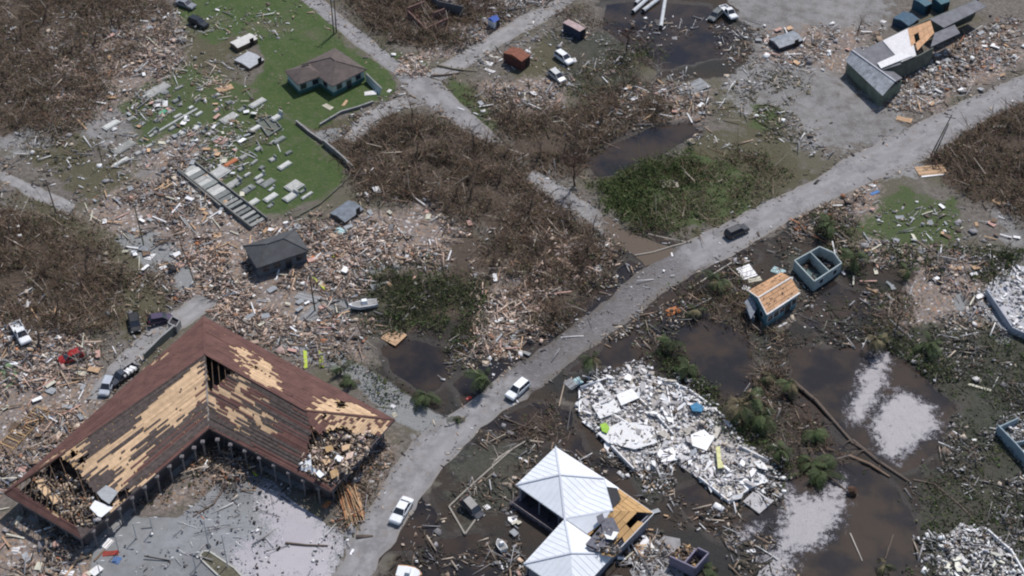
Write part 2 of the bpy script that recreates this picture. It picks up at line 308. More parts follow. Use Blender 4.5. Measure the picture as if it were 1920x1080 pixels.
def ground_mat():
    k = N('ground'); n1 = k.noise(.35, 8, .7); n2 = k.noise(1.4, 6, .7); n3 = k.noise(6, 4, .7); nb = k.noise(.08, 5, .6)
    c = k.mix(k.ramp(n2, .3, .7), (.10, .085, .072), (.19, .17, .15))
    c = k.mix(k.ramp(nb, .45, .62), c, (.11, .10, .07))
    def lay(c, name, a, b, amp=.6, nn=None, w=.12):
        at = k.attr(name); f = k.math('ADD', at, k.math('MULTIPLY', k.math('SUBTRACT', nn or n1, .5), amp * 3.2)); f = k.ramp(f, .5 - w, .5 + w)
        col = k.mix(k.ramp(n3, .3, .7), a, b); return k.mix(f, c, col)
    c = lay(c, 'olive', (.055, .052, .028), (.125, .112, .07), .8)
    c = lay(c, 'pale', k.mix(k.ramp(nb, .42, .6), (.13, .125, .12), (.21, .20, .195)), k.mix(k.ramp(n1, .35, .6), (.17, .155, .14), (.31, .30, .295)), .9, None, .25)
    c = lay(c, 'midg', (.046, .074, .022), (.088, .105, .045), .6)
    gg = k.mix(k.ramp(n1, .3, .7), (.042, .078, .020), (.070, .100, .032)); gg = k.mix(k.ramp(n2, .5, .66, 0, .6), gg, (.095, .092, .05)); gg = k.mix(k.ramp(nb, .5, .64, 0, .75), gg, (.11, .10, .065)); c = k.mix(k.ramp(k.math('ADD', k.attr('green'), k.math('MULTIPLY', k.math('SUBTRACT', n1, .5), 1.6)), .38, .62), c, gg)
    c = lay(c, 'brush', (.045, .032, .024), (.12, .09, .068), .6)
    c = lay(c, 'deb', (.13, .105, .09), (.27, .225, .195), .9, n2, .25)
    # fine litter, too small to build piece by piece
    vo = k.n('ShaderNodeTexVoronoi'); vo.inputs['Scale'].default_value = 2.6; k.l(k.pos(), vo.inputs['Vector'])
    sp = k.n('ShaderNodeSeparateColor'); k.l(vo.outputs['Color'], sp.inputs[0])
    rp = k.n('ShaderNodeValToRGB'); rp.color_ramp.interpolation = 'CONSTANT'; k.l(sp.outputs[0], rp.inputs[0])
    for i, (p_, q) in enumerate(((0, (.30, .22, .16)), (.3, (.10, .08, .07)), (.5, (.42, .38, .35)), (.62, (.22, .20, .21)), (.8, (.33, .2, .13)), (.93, (.62, .6, .6)))):
        e = rp.color_ramp.elements[i] if i < 2 else rp.color_ramp.elements.new(p_); e.position = p_; e.color = (*q, 1)
    lf = k.math('MULTIPLY', k.ramp(sp.outputs[1], .45, .55), k.ramp(k.math('ADD', k.attr('deb'), k.math('SUBTRACT', n1, .5)), .4, .8)); lf = k.math('MULTIPLY', lf, .8)
    c = k.mix(lf, c, rp.outputs[0])
    c = lay(c, 'mud', k.mix(k.ramp(nb, .4, .6), (.018, .017, .018), (.034, .023, .017)), k.mix(k.ramp(nb, .35, .65), (.044, .044, .040), (.064, .048, .037)), .6)
    c = lay(c, 'dkg', k.mix(k.ramp(nb, .4, .6), (.030, .034, .026), (.05, .04, .032)), k.mix(k.ramp(n2, .4, .65), (.065, .070, .050), (.11, .105, .09)), .7, None, .22)
    c = lay(c, 'conc', (.18, .185, .185), (.29, .29, .285), .25, n2)
    ws = k.ramp(k.math('ADD', k.attr('water'), k.math('MULTIPLY', k.math('SUBTRACT', n1, .5), .6)), .15, .4)
    c = k.mix(k.math('MULTIPLY', ws, .7), c, (.045, .035, .03))
    k.bump(k.math('ADD', n3, k.math('MULTIPLY', n2, 1.5)), .6, .25)
    return k.out(c, k.math('MULTIPLY_ADD', ws, -.45, .92), .3)
V = np.stack([XX.ravel(), YY.ravel(), HG.ravel()], 1)
g = npmesh('ground', V, grid_faces(len(GY), len(GX)), ground_mat(), extra={k: v.ravel() for k, v in A.items()})
tag(g, 'storm littered ground of mud, grass and soil under the whole settlement', kind='structure'); g.data.polygons.foreach_set('use_smooth', [True] * len(g.data.polygons))
mb = MB(); x0, x1, y0, y1 = GX[0], GX[-1], GY[0], GY[-1]; B = 2500
for q in ([(-B, -B), (B, -B), (B, y0), (-B, y0)], [(-B, y1), (B, y1), (B, B), (-B, B)], [(-B, y0), (x0, y0), (x0, y1), (-B, y1)], [(x1, y0), (B, y0), (B, y1), (x1, y1)]): mb.poly([(a, b, .1) for a, b in q])
tag(mb.build('terrain', mat((.11, .10, .075), .95, .4, .05)), 'scrub land stretching away beyond the settlement', kind='structure')

# ---------------------------------------------------------------- flood water
RUF_GLINT = [[(1655,655),(1668,680),(1650,740),(1625,790),(1590,800),(1590,760),(1615,700)], [(1690,730),(1750,760),(1765,800),(1720,830),(1680,865),(1650,850),(1630,800),(1650,760)], [(1475,905),(1490,930),(1540,930),(1575,895),(1590,920),(1570,980),(1540,1020),(1450,1060),(1420,1050),(1460,1000),(1468,950)],
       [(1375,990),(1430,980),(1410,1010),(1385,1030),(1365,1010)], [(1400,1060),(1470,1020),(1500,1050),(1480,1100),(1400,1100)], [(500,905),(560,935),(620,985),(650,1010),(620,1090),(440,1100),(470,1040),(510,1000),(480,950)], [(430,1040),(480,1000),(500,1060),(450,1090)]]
ruf_glint = region(RUF_GLINT, 2.2, .4)
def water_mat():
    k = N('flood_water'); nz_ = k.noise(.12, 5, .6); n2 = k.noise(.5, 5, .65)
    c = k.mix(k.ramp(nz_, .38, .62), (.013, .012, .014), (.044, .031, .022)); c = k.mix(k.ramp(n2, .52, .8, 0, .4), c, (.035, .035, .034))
    n3 = k.noise(4.5, 5, .8); n5 = k.noise(.9, 4, .7); r = k.ramp(k.math('ADD', k.attr('ruf_glint'), k.math('ADD', k.math('MULTIPLY', k.math('SUBTRACT', n3, .5), 1.9), k.math('MULTIPLY', k.math('SUBTRACT', n5, .5), 1.8))), .34, .7); r = k.math('MULTIPLY', r, k.ramp(k.attr('ruf_glint'), .04, .35))
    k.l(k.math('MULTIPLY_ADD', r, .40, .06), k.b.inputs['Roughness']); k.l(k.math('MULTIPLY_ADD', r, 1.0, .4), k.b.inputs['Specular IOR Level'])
    c = k.mix(k.math('MULTIPLY', r, k.ramp(k.noise(7, 4, .8), .3, .65, .5, .95)), c, (.20, .182, .205))  # pale lilac stands in for sun glint, mixed into the ruffled water's colour
    k.bump(k.math('MULTIPLY', k.noise(5, 3, .6), k.math('MULTIPLY_ADD', r, 1.0, .04)), .8, .12)
    k.b.inputs['IOR'].default_value = 1.45
    return k.out(c)
wz = np.full(XX.size, 0.0)
wv = np.stack([XX.ravel(), YY.ravel(), wz], 1); fc = grid_faces(len(GY), len(GX))
keep = (HG.ravel()[fc] < .04).any(1) & (roadmask.ravel()[fc] < .99).any(1) & (A['lot'].ravel()[fc] < .5).all(1)
used = np.unique(fc[keep]); rem = -np.ones(XX.size, int); rem[used] = np.arange(len(used))
o = npmesh('flood_water', wv[used], rem[fc[keep]], water_mat(), extra={'ruf_glint': ruf_glint.ravel()[used]}); tag(o, 'brown and black flood water standing between the houses', kind='structure')
# ---------------------------------------------------------------- roads
def road_mat(name, base, wet):
    k = N(name); n1 = k.noise(.5, 6, .7); n3 = k.noise(7, 4, .7); u = k.attr('across'); wa = k.attr('wet'); md = k.attr('silt')
    c = k.mix(k.ramp(n1, .3, .7), tuple(x * .8 for x in base), tuple(x * 1.15 for x in base)); c = k.mix(k.ramp(n3, .35, .75, 0, .5), c, tuple(x * 1.35 for x in base))
    nq = k.noise(.22, 6, .75); c = k.mix(k.ramp(nq, .47, .62, 0, .55), c, tuple(x * .5 for x in base)); c = k.mix(k.ramp(k.noise(.3, 5, .8), .54, .66, 0, .5), c, (.20, .165, .135)); c = k.mix(k.ramp(k.noise(2.2, 5, .8), .58, .72, 0, .25), c, (.09, .08, .072))
    trk = k.math('ADD', k.math('SINE', k.math('MULTIPLY', u, 15.7)), k.math('MULTIPLY', k.math('SUBTRACT', n1, .5), 6.0)); c = k.mix(k.ramp(trk, .1, 1.3, 0, .32), c, tuple(x * .6 for x in base))
    edge = k.math('ABSOLUTE', k.math('SUBTRACT', u, .5)); c = k.mix(k.ramp(k.math('ADD', edge, k.math('MULTIPLY', k.math('SUBTRACT', n1, .5), .35)), .36, .5, 0, .75), c, (.21, .19, .175))
    f = k.ramp(k.math('ADD', md, k.math('MULTIPLY', k.math('SUBTRACT', n1, .5), .8)), .35, .65); c = k.mix(f, c, (.10, .075, .055))
    # standing water with small ripples, their pale glint painted into the colour
    mp = k.n('ShaderNodeMapping'); mp.inputs['Rotation'].default_value = (0, 0, R(-42)); mp.inputs['Scale'].default_value = (.5, 1.6, 1); k.l(k.pos(), mp.inputs[0]); n4 = k.noise(2.6, 8, .8, mp.outputs[0])
    wf = k.ramp(k.math('ADD', wa, k.math('MULTIPLY', k.math('SUBTRACT', n1, .5), .7)), .35, .65)
    wc = k.mix(k.ramp(n4, .45, .72), (.040, .034, .036), (.19, .175, .19)); c = k.mix(k.math('MULTIPLY', wf, .92), c, wc)
    me_ = k.ramp(k.math('ADD', k.math('MULTIPLY', edge, 1.9), k.math('MULTIPLY', k.math('SUBTRACT', n1, .5), 1.6)), .55, .95); c = k.mix(k.math('MULTIPLY', me_, k.ramp(wa, .05, .5)), c, (.055, .044, .038))
    k.l(k.math('MULTIPLY_ADD', wf, -.35, .85), k.b.inputs['Roughness']); k.bump(k.math('ADD', n3, k.math('MULTIPLY', n4, wf)), .4, .06)
    return k.out(c, None, .4)
RM = {}
for k_, (a, b) in ROADS.items():
    n = 160 if k_ == 'main' else 60; m = 15; ea, eb = rs(a, n), rs(b, n)
    wob = (fbm(ea[:, 0], ea[:, 1], 3, 5) - .5) * 1.6; wob2 = (fbm(eb[:, 0], eb[:, 1], 3, 8) - .5) * 1.6; dr = (eb - ea); dn = dr / np.linalg.norm(dr, axis=1)[:, None]
    ea = ea + dn * wob[:, None]; eb = eb + dn * wob2[:, None]
    t = np.linspace(0, 1, m); pts = ea[:, None] * (1 - t)[None, :, None] + eb[:, None] * t[None, :, None]; zz = .05 + .05 * (1 - (2 * t - 1) ** 2)[None] + pts[..., 0] * 0
    px = np.array([proj((q[0], q[1], 0)) for q in pts.reshape(-1, 2)]); wet = np.zeros(len(px)); silt = np.zeros(len(px))
    if k_ == 'main': wet = np.clip((1 - ((px[:, 0] - 1120) / 235) ** 2 - ((px[:, 1] - 590) / 190) ** 2) * 1.1 + .25, 0, 1)
    if k_ == 'main': silt = .75 * np.exp(-((px[:, 0] - 1205) / 60) ** 2 - ((px[:, 1] - 525) / 45) ** 2) + .6 * np.exp(-((px[:, 0] - 1040) / 60) ** 2 - ((px[:, 1] - 650) / 50) ** 2)
    if k_ == 'middle': silt = np.clip((px[:, 0] - 1090) / 80, 0, 1)
    col = (.255, .245, .24) if k_ != 'main' else (.24, .232, .233)
    kind = 'asphalt' if k_ in ('north', 'main') else 'lane'
    if kind not in RM: RM[kind] = road_mat('road_' + kind, col, 0)
    zz = zz + {'main': .012, 'north': .008, 'east': .004}.get(k_, 0)
    o = npmesh('road', np.concatenate([pts.reshape(-1, 2), zz.reshape(-1, 1)], 1), grid_faces(n, m)[:, ::-1], RM[kind], extra=dict(across=np.tile(t, n), wet=wet, silt=silt))
    tag(o, {'main': 'wide main road crossing the settlement, wet in the middle', 'north': 'asphalt road running down past the green yard', 'middle': 'short silted road joining the main road', 'east': 'lane climbing to the upper edge', 'lane': 'short lane left of the crossing', 'west': 'narrow lane at the left edge', 'alley': 'pale alley behind the brown roofed building'}[k_], kind='structure')
# parking lot sheet
lm = N('lot_asphalt'); n1 = lm.noise(.12, 5, .6); n2 = lm.noise(.8, 6, .7); n3 = lm.noise(3.5, 5, .75)
c = lm.mix(lm.ramp(n1, .35, .65), (.14, .145, .15), (.24, .245, .25)); c = lm.mix(lm.ramp(n2, .4, .75, 0, .5), c, (.10, .10, .105))
rf = lm.ramp(lm.math('ADD', lm.attr('ruf_glint'), lm.math('ADD', lm.math('MULTIPLY', lm.math('SUBTRACT', n3, .5), 3.2), lm.math('MULTIPLY', lm.math('SUBTRACT', n2, .5), 1.6))), .42, .75); c = lm.mix(rf, c, (.36, .335, .355))  # pale silt patches, with sun glint painted into the same base colour
lm.l(lm.math('MULTIPLY_ADD', lm.ramp(n1, .4, .6), -.3, .6), lm.b.inputs['Roughness']); lm.bump(n3, .4, .05); LOTM = lm.out(c, None, .5)
kp = (A['lot'].ravel()[fc] > .4).all(1) & (roadmask.ravel()[fc] < .6).all(1); used = np.unique(fc[kp]); rem = -np.ones(XX.size, int); rem[used] = np.arange(len(used))
lv = wv[used].copy(); lv[:, 2] = .055; o = npmesh('parking_lot', lv, rem[fc[kp]], LOTM, extra={'ruf_glint': ruf_glint.ravel()[used]}); tag(o, 'wet grey parking lot below the brown roofed building', kind='structure')
# ================================================================ STUFF: rubble, dead brush, leaves
def sample_in(polys, n, rng, dens=None, thr=.40, tw=.2):
    out = []
    ar = []; W_ = []
    for q in polys:
        p = PW(q); W_.append(p); x, y = p[:, 0], p[:, 1]; ar.append(abs(np.dot(x, np.roll(y, 1)) - np.dot(y, np.roll(x, 1))) / 2)
    for p, a in zip(W_, ar):
        m = int(n * a / sum(ar)); lo, hi = p.min(0) - 2, p.max(0) + 2; q = rng.random((m * 5 + 40, 2)) * (hi - lo) + lo
        d = (fbm(q[:, 0], q[:, 1], 7, 21) - .5) * 5; k = sdf(q[:, 0], q[:, 1], p) + d > rng.normal(0, 1.6, len(q)); q = q[k]
        if dens is not None: q = q[fbm(q[:, 0], q[:, 1], dens, 31) > thr + tw * rng.random(len(q))]
        out.append(q[:m])
    q = np.concatenate(out); return q[(q[:, 1] < 117) & (q[:, 1] > -81) & (abs(q[:, 0]) < 124)]
def area(polys): return sum(abs(np.dot(p[:, 0], np.roll(p[:, 1], 1)) - np.dot(p[:, 1], np.roll(p[:, 0], 1))) / 2 for p in map(PW, polys))
TAN, WHT, GRY, BRN, ORG, DRK, BLU, PNK, LWD = (.34, .25, .185), (.62, .61, .60), (.25, .24, .245), (.13, .10, .08), (.38, .17, .09), (.05, .045, .045), (.12, .17, .26), (.36, .26, .23), (.42, .35, .28)
def pick(pal, n, rng, v=.25):
    c = np.array([p[0] for p in pal]); w_ = np.array([p[1] for p in pal], float); i = rng.choice(len(pal), n, p=w_ / w_.sum())
    return np.clip(c[i] * (1 + rng.normal(0, v, (n, 1))), .015, .85)
GRP = ((TAN, 4), (LWD, 2.2), (WHT, 1.1), (GRY, 3.5), (BRN, 5), (ORG, .3), (PNK, 1.6), (DRK, 2.5), (BLU, .08))
NORD = []
def not_on_road(q, lim=.3):
    i = np.clip(np.round((q[:, 1] - GY[0]) / STEP).astype(int), 0, len(GY) - 1); j = np.clip(np.round((q[:, 0] - GX[0]) / STEP).astype(int), 0, len(GX) - 1)
    k = roadmask[i, j] < lim
    for p in NORD: k &= ~inpoly(q[:, 0], q[:, 1], p)
    return q[k]
def rubble(name, label, polys, dens, pal=GRP, big=1.0, seed=0, clump=6, heap=.5, road=.3, longs=.55):
    rng = np.random.default_rng(seed + 100); q = not_on_road(sample_in(polys, int(area(polys) * dens * 2.9), rng, clump), road); rng.shuffle(q); q = q[:int(area(polys) * dens * 1.8)]
    n = len(q); lg = rng.random(n) < longs; L = np.where(lg, rng.gamma(1.5, .5, n), rng.gamma(1.4, .2, n) + .06) * big; xl = rng.random(n) < .035; L = np.where(xl, 2 + rng.random(n) * 2.5, L); lg |= xl; Wd = np.where(lg, .05 + rng.random(n) ** 2 * .2, L * (.3 + rng.random(n) * .7))
    T = np.where(lg, .03 + rng.random(n) * .06, .02 + rng.random(n) ** 3 * .16); hp = np.clip(fbm(q[:, 0], q[:, 1], 5, 41) - .35, 0, 1) * heap * 2.5
    z = gz(q[:, 0], q[:, 1]) + .04 + rng.random(n) * (hp + .05); tilt = rng.normal(0, .16, n); z += np.abs(np.sin(tilt)) * L * .45
    o = scatter(name, BOXV, BOXF, np.stack([q[:, 0], q[:, 1], z], 1), rotm(rng.random(n) * 6.28, tilt, rng.normal(0, .3, n)), np.stack([np.clip(L, .08, 4), Wd, T], 1), pick(pal, n, rng))
    return tag(o, label, 'rubble', kind='stuff')
def brushwood(name, label, polys, dens, seed=0, hmax=1.6, tint=None, leaf=1.0, green=0):
    rng = np.random.default_rng(seed + 300); a = area(polys); q = not_on_road(sample_in(polys, int(a * dens * 1.5), rng, 5, .27, .3), .5); rng.shuffle(q); q = q[:int(a * dens)]; n = len(q)
    hp = np.clip(fbm(q[:, 0], q[:, 1], 3.2, 51) - .3, .02, 1) * hmax * 2.6; z = gz(q[:, 0], q[:, 1]) + hp * rng.random(n) ** .6
    L = .4 + rng.gamma(1.6, .5, n); r = .016 + .04 * rng.random(n) ** 4; az = np.where(rng.random(n) < .35, rng.normal(2.3, .6, n), rng.random(n) * 6.28); lng = rng.random(n) < .025; L = np.where(lng, 2 + 2.5 * rng.random(n), L); r = np.where(lng, .05 + .05 * rng.random(n), r); pal = tint or ((.22, .155, .112), (.31, .235, .18), (.10, .070, .052), (.50, .43, .36), (.15, .085, .055))
    cols = pick([(c, w_) for c, w_ in zip(pal, (4, 3, 4, 1, 2))], n, rng)
    o = scatter(name, TRIV, TRIF, np.stack([q[:, 0], q[:, 1], z], 1), rotm(az, rng.normal(.3, .45, n), rng.random(n) * 3), np.stack([L, r, r], 1), cols); tag(o, label, 'brush', kind='stuff')
    m = int(n * .9 * leaf)
    if m:
        i = rng.integers(0, n, m); c = np.stack([q[i, 0], q[i, 1]], 1) + rng.normal(0, .5, (m, 2)); h2 = np.clip(fbm(c[:, 0], c[:, 1], 3.2, 51) - .3, .02, 1) * hmax * 2.4
        lz = gz(c[:, 0], c[:, 1]) + h2 * rng.random(m) ** .5; s_ = .12 + .22 * rng.random(m)
        lp = ((.13, .092, .066), (.17, .12, .085), (.058, .042, .032), (.085, .09, .04), (.05, .06, .025)) if not green else ((.045, .075, .02), (.075, .10, .035), (.028, .048, .014), (.10, .10, .05))
        o2 = scatter(name.replace('brush', 'leaf_litter') if 'brush' in name else name + '_leaves', LEAFV, LEAFF, np.stack([c, lz[:, None]], 1) if False else np.column_stack([c, lz]), rotm(rng.random(m) * 6.28, rng.normal(0, .6, m), rng.normal(0, .6, m)), np.stack([s_ * 1.3, s_, s_], 1), pick([(x, 1) for x in lp], m, rng, .3)); tag(o2, label.replace('twigs', 'leaves').replace('branches', 'leaves'), 'leaves', kind='stuff')
    return o
# footprints kept clear of loose rubble
NORD += [PW(q) for q in ([(382,594),(8,930),(155,1020),(392,830),(620,930),(740,800)], [(461,470),(481,520),(574,480),(552,445)], [(533,140),(558,175),(600,155),(622,182),(684,148),(630,100)], [(968,930),(1042,850),(1226,975),(1152,1050),(1060,1120),(982,1075)],
                         [(1404,560),(1432,622),(1500,575),(1465,525)], [(1490,500),(1527,545),(1578,505),(1537,470)])]
NORD += [PW(WATER[i]) for i in (0, 6)] + [PW([(1480,900),(1640,890),(1700,960),(1720,1060),(1560,1080),(1450,1040)]), PW([(1270,610),(1390,620),(1420,700),(1370,750),(1300,700)]), PW([(730,650),(820,655),(840,700),(760,715)])]
PEACH = (((.58, .43, .34), 4), ((.48, .35, .28), 3), ((.66, .57, .50), 2.5), (BRN, 2.2), (WHT, .8), ((.30, .17, .11), 1.2), (DRK, 1.2))
RB = [('splintered_timber', 'pale peach drift of splintered timber below the dark grey house', [[(340,430),(460,450),(475,520),(560,540),(640,580),(600,620),(480,640),(400,600),(340,540)], [(570,480),(700,420),(820,400),(860,440),(760,500),(640,540)]], 4.2, dict(pal=PEACH, heap=.8, big=.85)), ('splintered_timber', 'pale peach drift of splintered timber beside the main road', [[(880,655),(900,590),(940,540),(1000,500),(1050,470),(1130,460),(1140,490),(1060,520),(1010,560),(1000,620),(950,660)]], 8, dict(pal=PEACH, heap=1.3, big=.8)), ('splintered_timber', 'pale drift of broken timber left of the hall', [[(40,680),(180,690),(190,760),(120,830),(60,800),(0,720)], [(120,600),(170,620),(160,700),(60,690)]], 3.5, dict(pal=PEACH, heap=.6, big=.85)), ('splintered_timber', 'tan timber shreds heaped on the road crossing', [[(760,112),(780,100),(805,120),(800,136),(765,134)]], 14, dict(pal=PEACH, heap=1.4, big=.8, road=2)), ('splintered_timber', 'peach timber litter in the upper left', [[(120,120),(300,60),(330,100),(200,180),(120,200)], [(380,130),(440,150),(430,190),(370,160)]], 2.2, dict(pal=PEACH, big=.8)),
      ('white_fragments', 'white plaster fragments spilled round the large collapsed house', [[(1070,725),(1150,700),(1205,678),(1300,728),(1370,780),(1412,835),(1456,870),(1450,915),(1365,960),(1290,900),(1190,905),(1130,850),(1070,790)]], 2.2, dict(pal=(((.74, .73, .73), 5), (GRY, 3), (TAN, 1), (DRK, 2)), longs=.2)), ('white_fragments', 'pale fragments spilled round the ruins at the right edge', [[(1830,550),(1870,500),(1960,490),(1960,660),(1890,640)], [(1740,1010),(1800,970),(1860,980),(1960,1080),(1960,1110),(1760,1110)], [(1850,810),(1910,785),(1960,790),(1960,920),(1910,890)]], 2.0, dict(pal=(((.7, .69, .68), 4), (GRY, 4), (DRK, 2)), longs=.2)),
      ('mud_litter', 'dense grey grit and matted scraps over the dark right side fields', [DKG[0], DKG[2]], 2.0, dict(pal=((GRY, 2), ((.11, .11, .09), 6), ((.06, .06, .05), 6), (BRN, 3), (LWD, .7), (WHT, .5)), longs=.5, big=.75)), ('mud_litter', 'sticks and matted scraps on the drowned yards', [[(1200,470),(1480,440),(1500,640),(1440,760),(1100,660)], [(1440,640),(1640,640),(1620,820),(1480,800)], [(900,790),(1460,930),(1460,1080),(760,1080)]], .5, dict(pal=(((.08, .065, .05), 6), ((.05, .05, .04), 5), (GRY, 2), (TAN, 1), (LWD, 1)), longs=.8, heap=.2)),
      ('mud_litter', 'brown crumbs and scraps over the olive fields', [OLIVE[0], OLIVE[2], OLIVE[3], OLIVE[4], OLIVE[9]], 1.2, dict(pal=(((.14, .12, .08), 6), ((.07, .07, .04), 5), (LWD, 1.5), (GRY, 2)), longs=.5, heap=.15, big=.8)),
      ('scattered_rubble', 'broken boards and household litter spread north of the dark grey house', [DEBR[1]], 2.6, {}),
      ('scattered_rubble', 'splintered wood and litter in the upper left corner', [DEBR[0]], 1.7, {}),
      ('scattered_rubble', 'flattened house remains left of the brown roofed building', [DEBR[2], DEBR[3]], 3.0, dict(big=1.15)),
      ('scattered_rubble', 'timber and leaf litter heaped in the inner corner of the brown roofed building', [DEBR[4]], 5.5, dict(heap=1.2, pal=(((.50, .37, .27), 3), (TAN, 3), (BRN, 4), (ORG, .7), (LWD, 1), (GRY, 2), (WHT, .5), (DRK, 2)))),
      ('scattered_rubble', 'tan wooden wreckage in the brush beside the main road', [DEBR[5]], 5, dict(pal=((TAN, 4), (LWD, 3), (BRN, 3), (WHT, .7), (PNK, 2), (GRY, 1)), heap=1.0)),
      ('scattered_rubble', 'grey and brown wreckage around the upper pond', [DEBR[6], DEBR[16]], 1.7, {}),
      ('scattered_rubble', 'white and brown wreckage beside the grey roofed warehouse', [DEBR[7], DEBR[8]], 2.6, dict(pal=((WHT, 3), (TAN, 2), (GRY, 3), (BRN, 3), (ORG, .4), (LWD, 1)))),
      ('scattered_rubble', 'boards and branches along the right side of the main road', [DEBR[9], [(1500,380),(1640,345),(1650,370),(1520,430)]], 3.2, dict(pal=((BRN, 4), (TAN, 3), (ORG, .4), (GRY, 2), (LWD, 1)))),
      ('scattered_rubble', 'litter between the blue house and the right hand edge', [DEBR[10 + 0] if False else [(1560,440),(1800,480),(1960,520),(1960,600),(1700,620),(1600,560)]], 1.6, {}),
      ('scattered_rubble', 'wreckage below the upper lane', [DEBR[12]], 2.6, {}), ('scattered_rubble', 'litter at the road side corner of the brown roofed building', [DEBR[13]], 2.6, dict(pal=((ORG, 1), (TAN, 3), (BRN, 4), (GRY, 2)))),
      ('scattered_rubble', 'grey litter around the white roofed building', [DEBR[14]], 1.5, dict(pal=((GRY, 4), (WHT, 1.5), (BRN, 3), (TAN, 1), (DRK, 2)))), ('scattered_rubble', 'litter behind the roof end nearest the puddled alley', [DEBR[15]] if len(DEBR) > 16 else [[(550,640),(690,600),(700,690),(560,680)]], 3, {}),
      ('scattered_rubble', 'pale litter among the graves', [[(240,180),(520,190),(470,260),(440,330),(330,330),(200,330)], [(330,300),(420,390),(380,410),(300,340)]], .75, dict(pal=((WHT, 3), (GRY, 4), (LWD, 2), (BRN, 2), (PNK, 1)))),
      ('scattered_rubble', 'thin sprinkling of litter over the muddy right side', [[(1620,640),(1920,560),(1920,1080),(1760,1080),(1700,900)], [(1560,380),(1900,380),(1900,520),(1600,520)]], .55, dict(pal=((GRY, 5), (WHT, 1.5), (BRN, 3), (LWD, 1)), longs=.3)),
      ('scattered_rubble', 'thin sprinkling of litter over the left and upper fields', [[(0,0),(560,0),(480,400),(0,420)], [(740,40),(1440,40),(1560,300),(1100,260),(800,220)]], .38, dict(pal=((WHT, 3), (GRY, 3), (LWD, 2), (BRN, 2), (TAN, 1)))),
      ('scattered_rubble', 'thin sprinkling of litter in the brush and on the mud', [[(660,300),(1000,300),(1150,470),(1000,700),(640,700),(700,440)], [(0,380),(300,500),(240,640),(0,600)], [(900,780),(1480,900),(1480,1080),(760,1080)], [(1200,470),(1480,440),(1500,640),(1440,760),(1100,660)]], .3, dict(pal=((WHT, 2), (LWD, 3), (TAN, 3), (BRN, 3), (GRY, 2)))),
      ('scattered_rubble', 'small grit and litter on the parking lot', [[(232,965),(400,910),(480,890),(620,985),(650,1080),(170,1080)]], .5, dict(pal=((GRY, 3), (WHT, 3), (DRK, 3)), longs=.15, big=.7)),
      ('scattered_rubble', 'pale grit on the flooded stretch of the main road', [[(1000,700),(1100,640),(1300,500),(1240,480),(1050,600),(960,690)]], .45, dict(pal=((WHT, 3), (GRY, 4), (LWD, 1)), longs=.1, big=.5, road=2)),
      ('scattered_rubble', 'red brown and white wreckage beyond the upper lane', [[(740,60),(960,40),(1000,20),(900,110),(800,110)], [(880,-10),(1060,-10),(1000,30),(900,60)]], 2.2, dict(pal=((WHT, 2), (BRN, 4), (PNK, 2), (GRY, 2))))]
NB_ = 0
for i, (nm, lb, pl, dn, kw) in enumerate(RB): rubble(nm, lb, pl, dn, seed=i, **kw)
rv = np.random.default_rng(88); qs = []
for k_, (a, b) in ROADS.items():
    for e_ in (a, b):
        n = {'main': 650}.get(k_, 320); e = rs(e_, n); d_ = np.gradient(e, axis=0); d_ /= np.linalg.norm(d_, axis=1)[:, None]; nn_ = np.stack([-d_[:, 1], d_[:, 0]], 1); q = e + nn_ * rv.normal(0, 1.1, n)[:, None] + rv.normal(0, .5, (n, 2)); qs.append(q[fbm(q[:, 0], q[:, 1], 6, 61) > .42])
q = np.concatenate(qs); n = len(q); L = .08 + rv.gamma(1.3, .28, n); tag(scatter('verge_litter', BOXV, BOXF, np.column_stack([q, gz(q[:, 0], q[:, 1]) + .1]), rotm(rv.random(n) * 6.28, rv.normal(0, .1, n), rv.normal(0, .2, n)), np.stack([L, .05 + L * .3 * rv.random(n), .03 + .05 * rv.random(n)], 1), pick(((BRN, 4), (GRY, 4), (TAN, 3), (WHT, 1), (DRK, 2), (LWD, 1)), n, rv)), 'grit, twigs and scraps washed along the road verges', 'litter', kind='stuff')
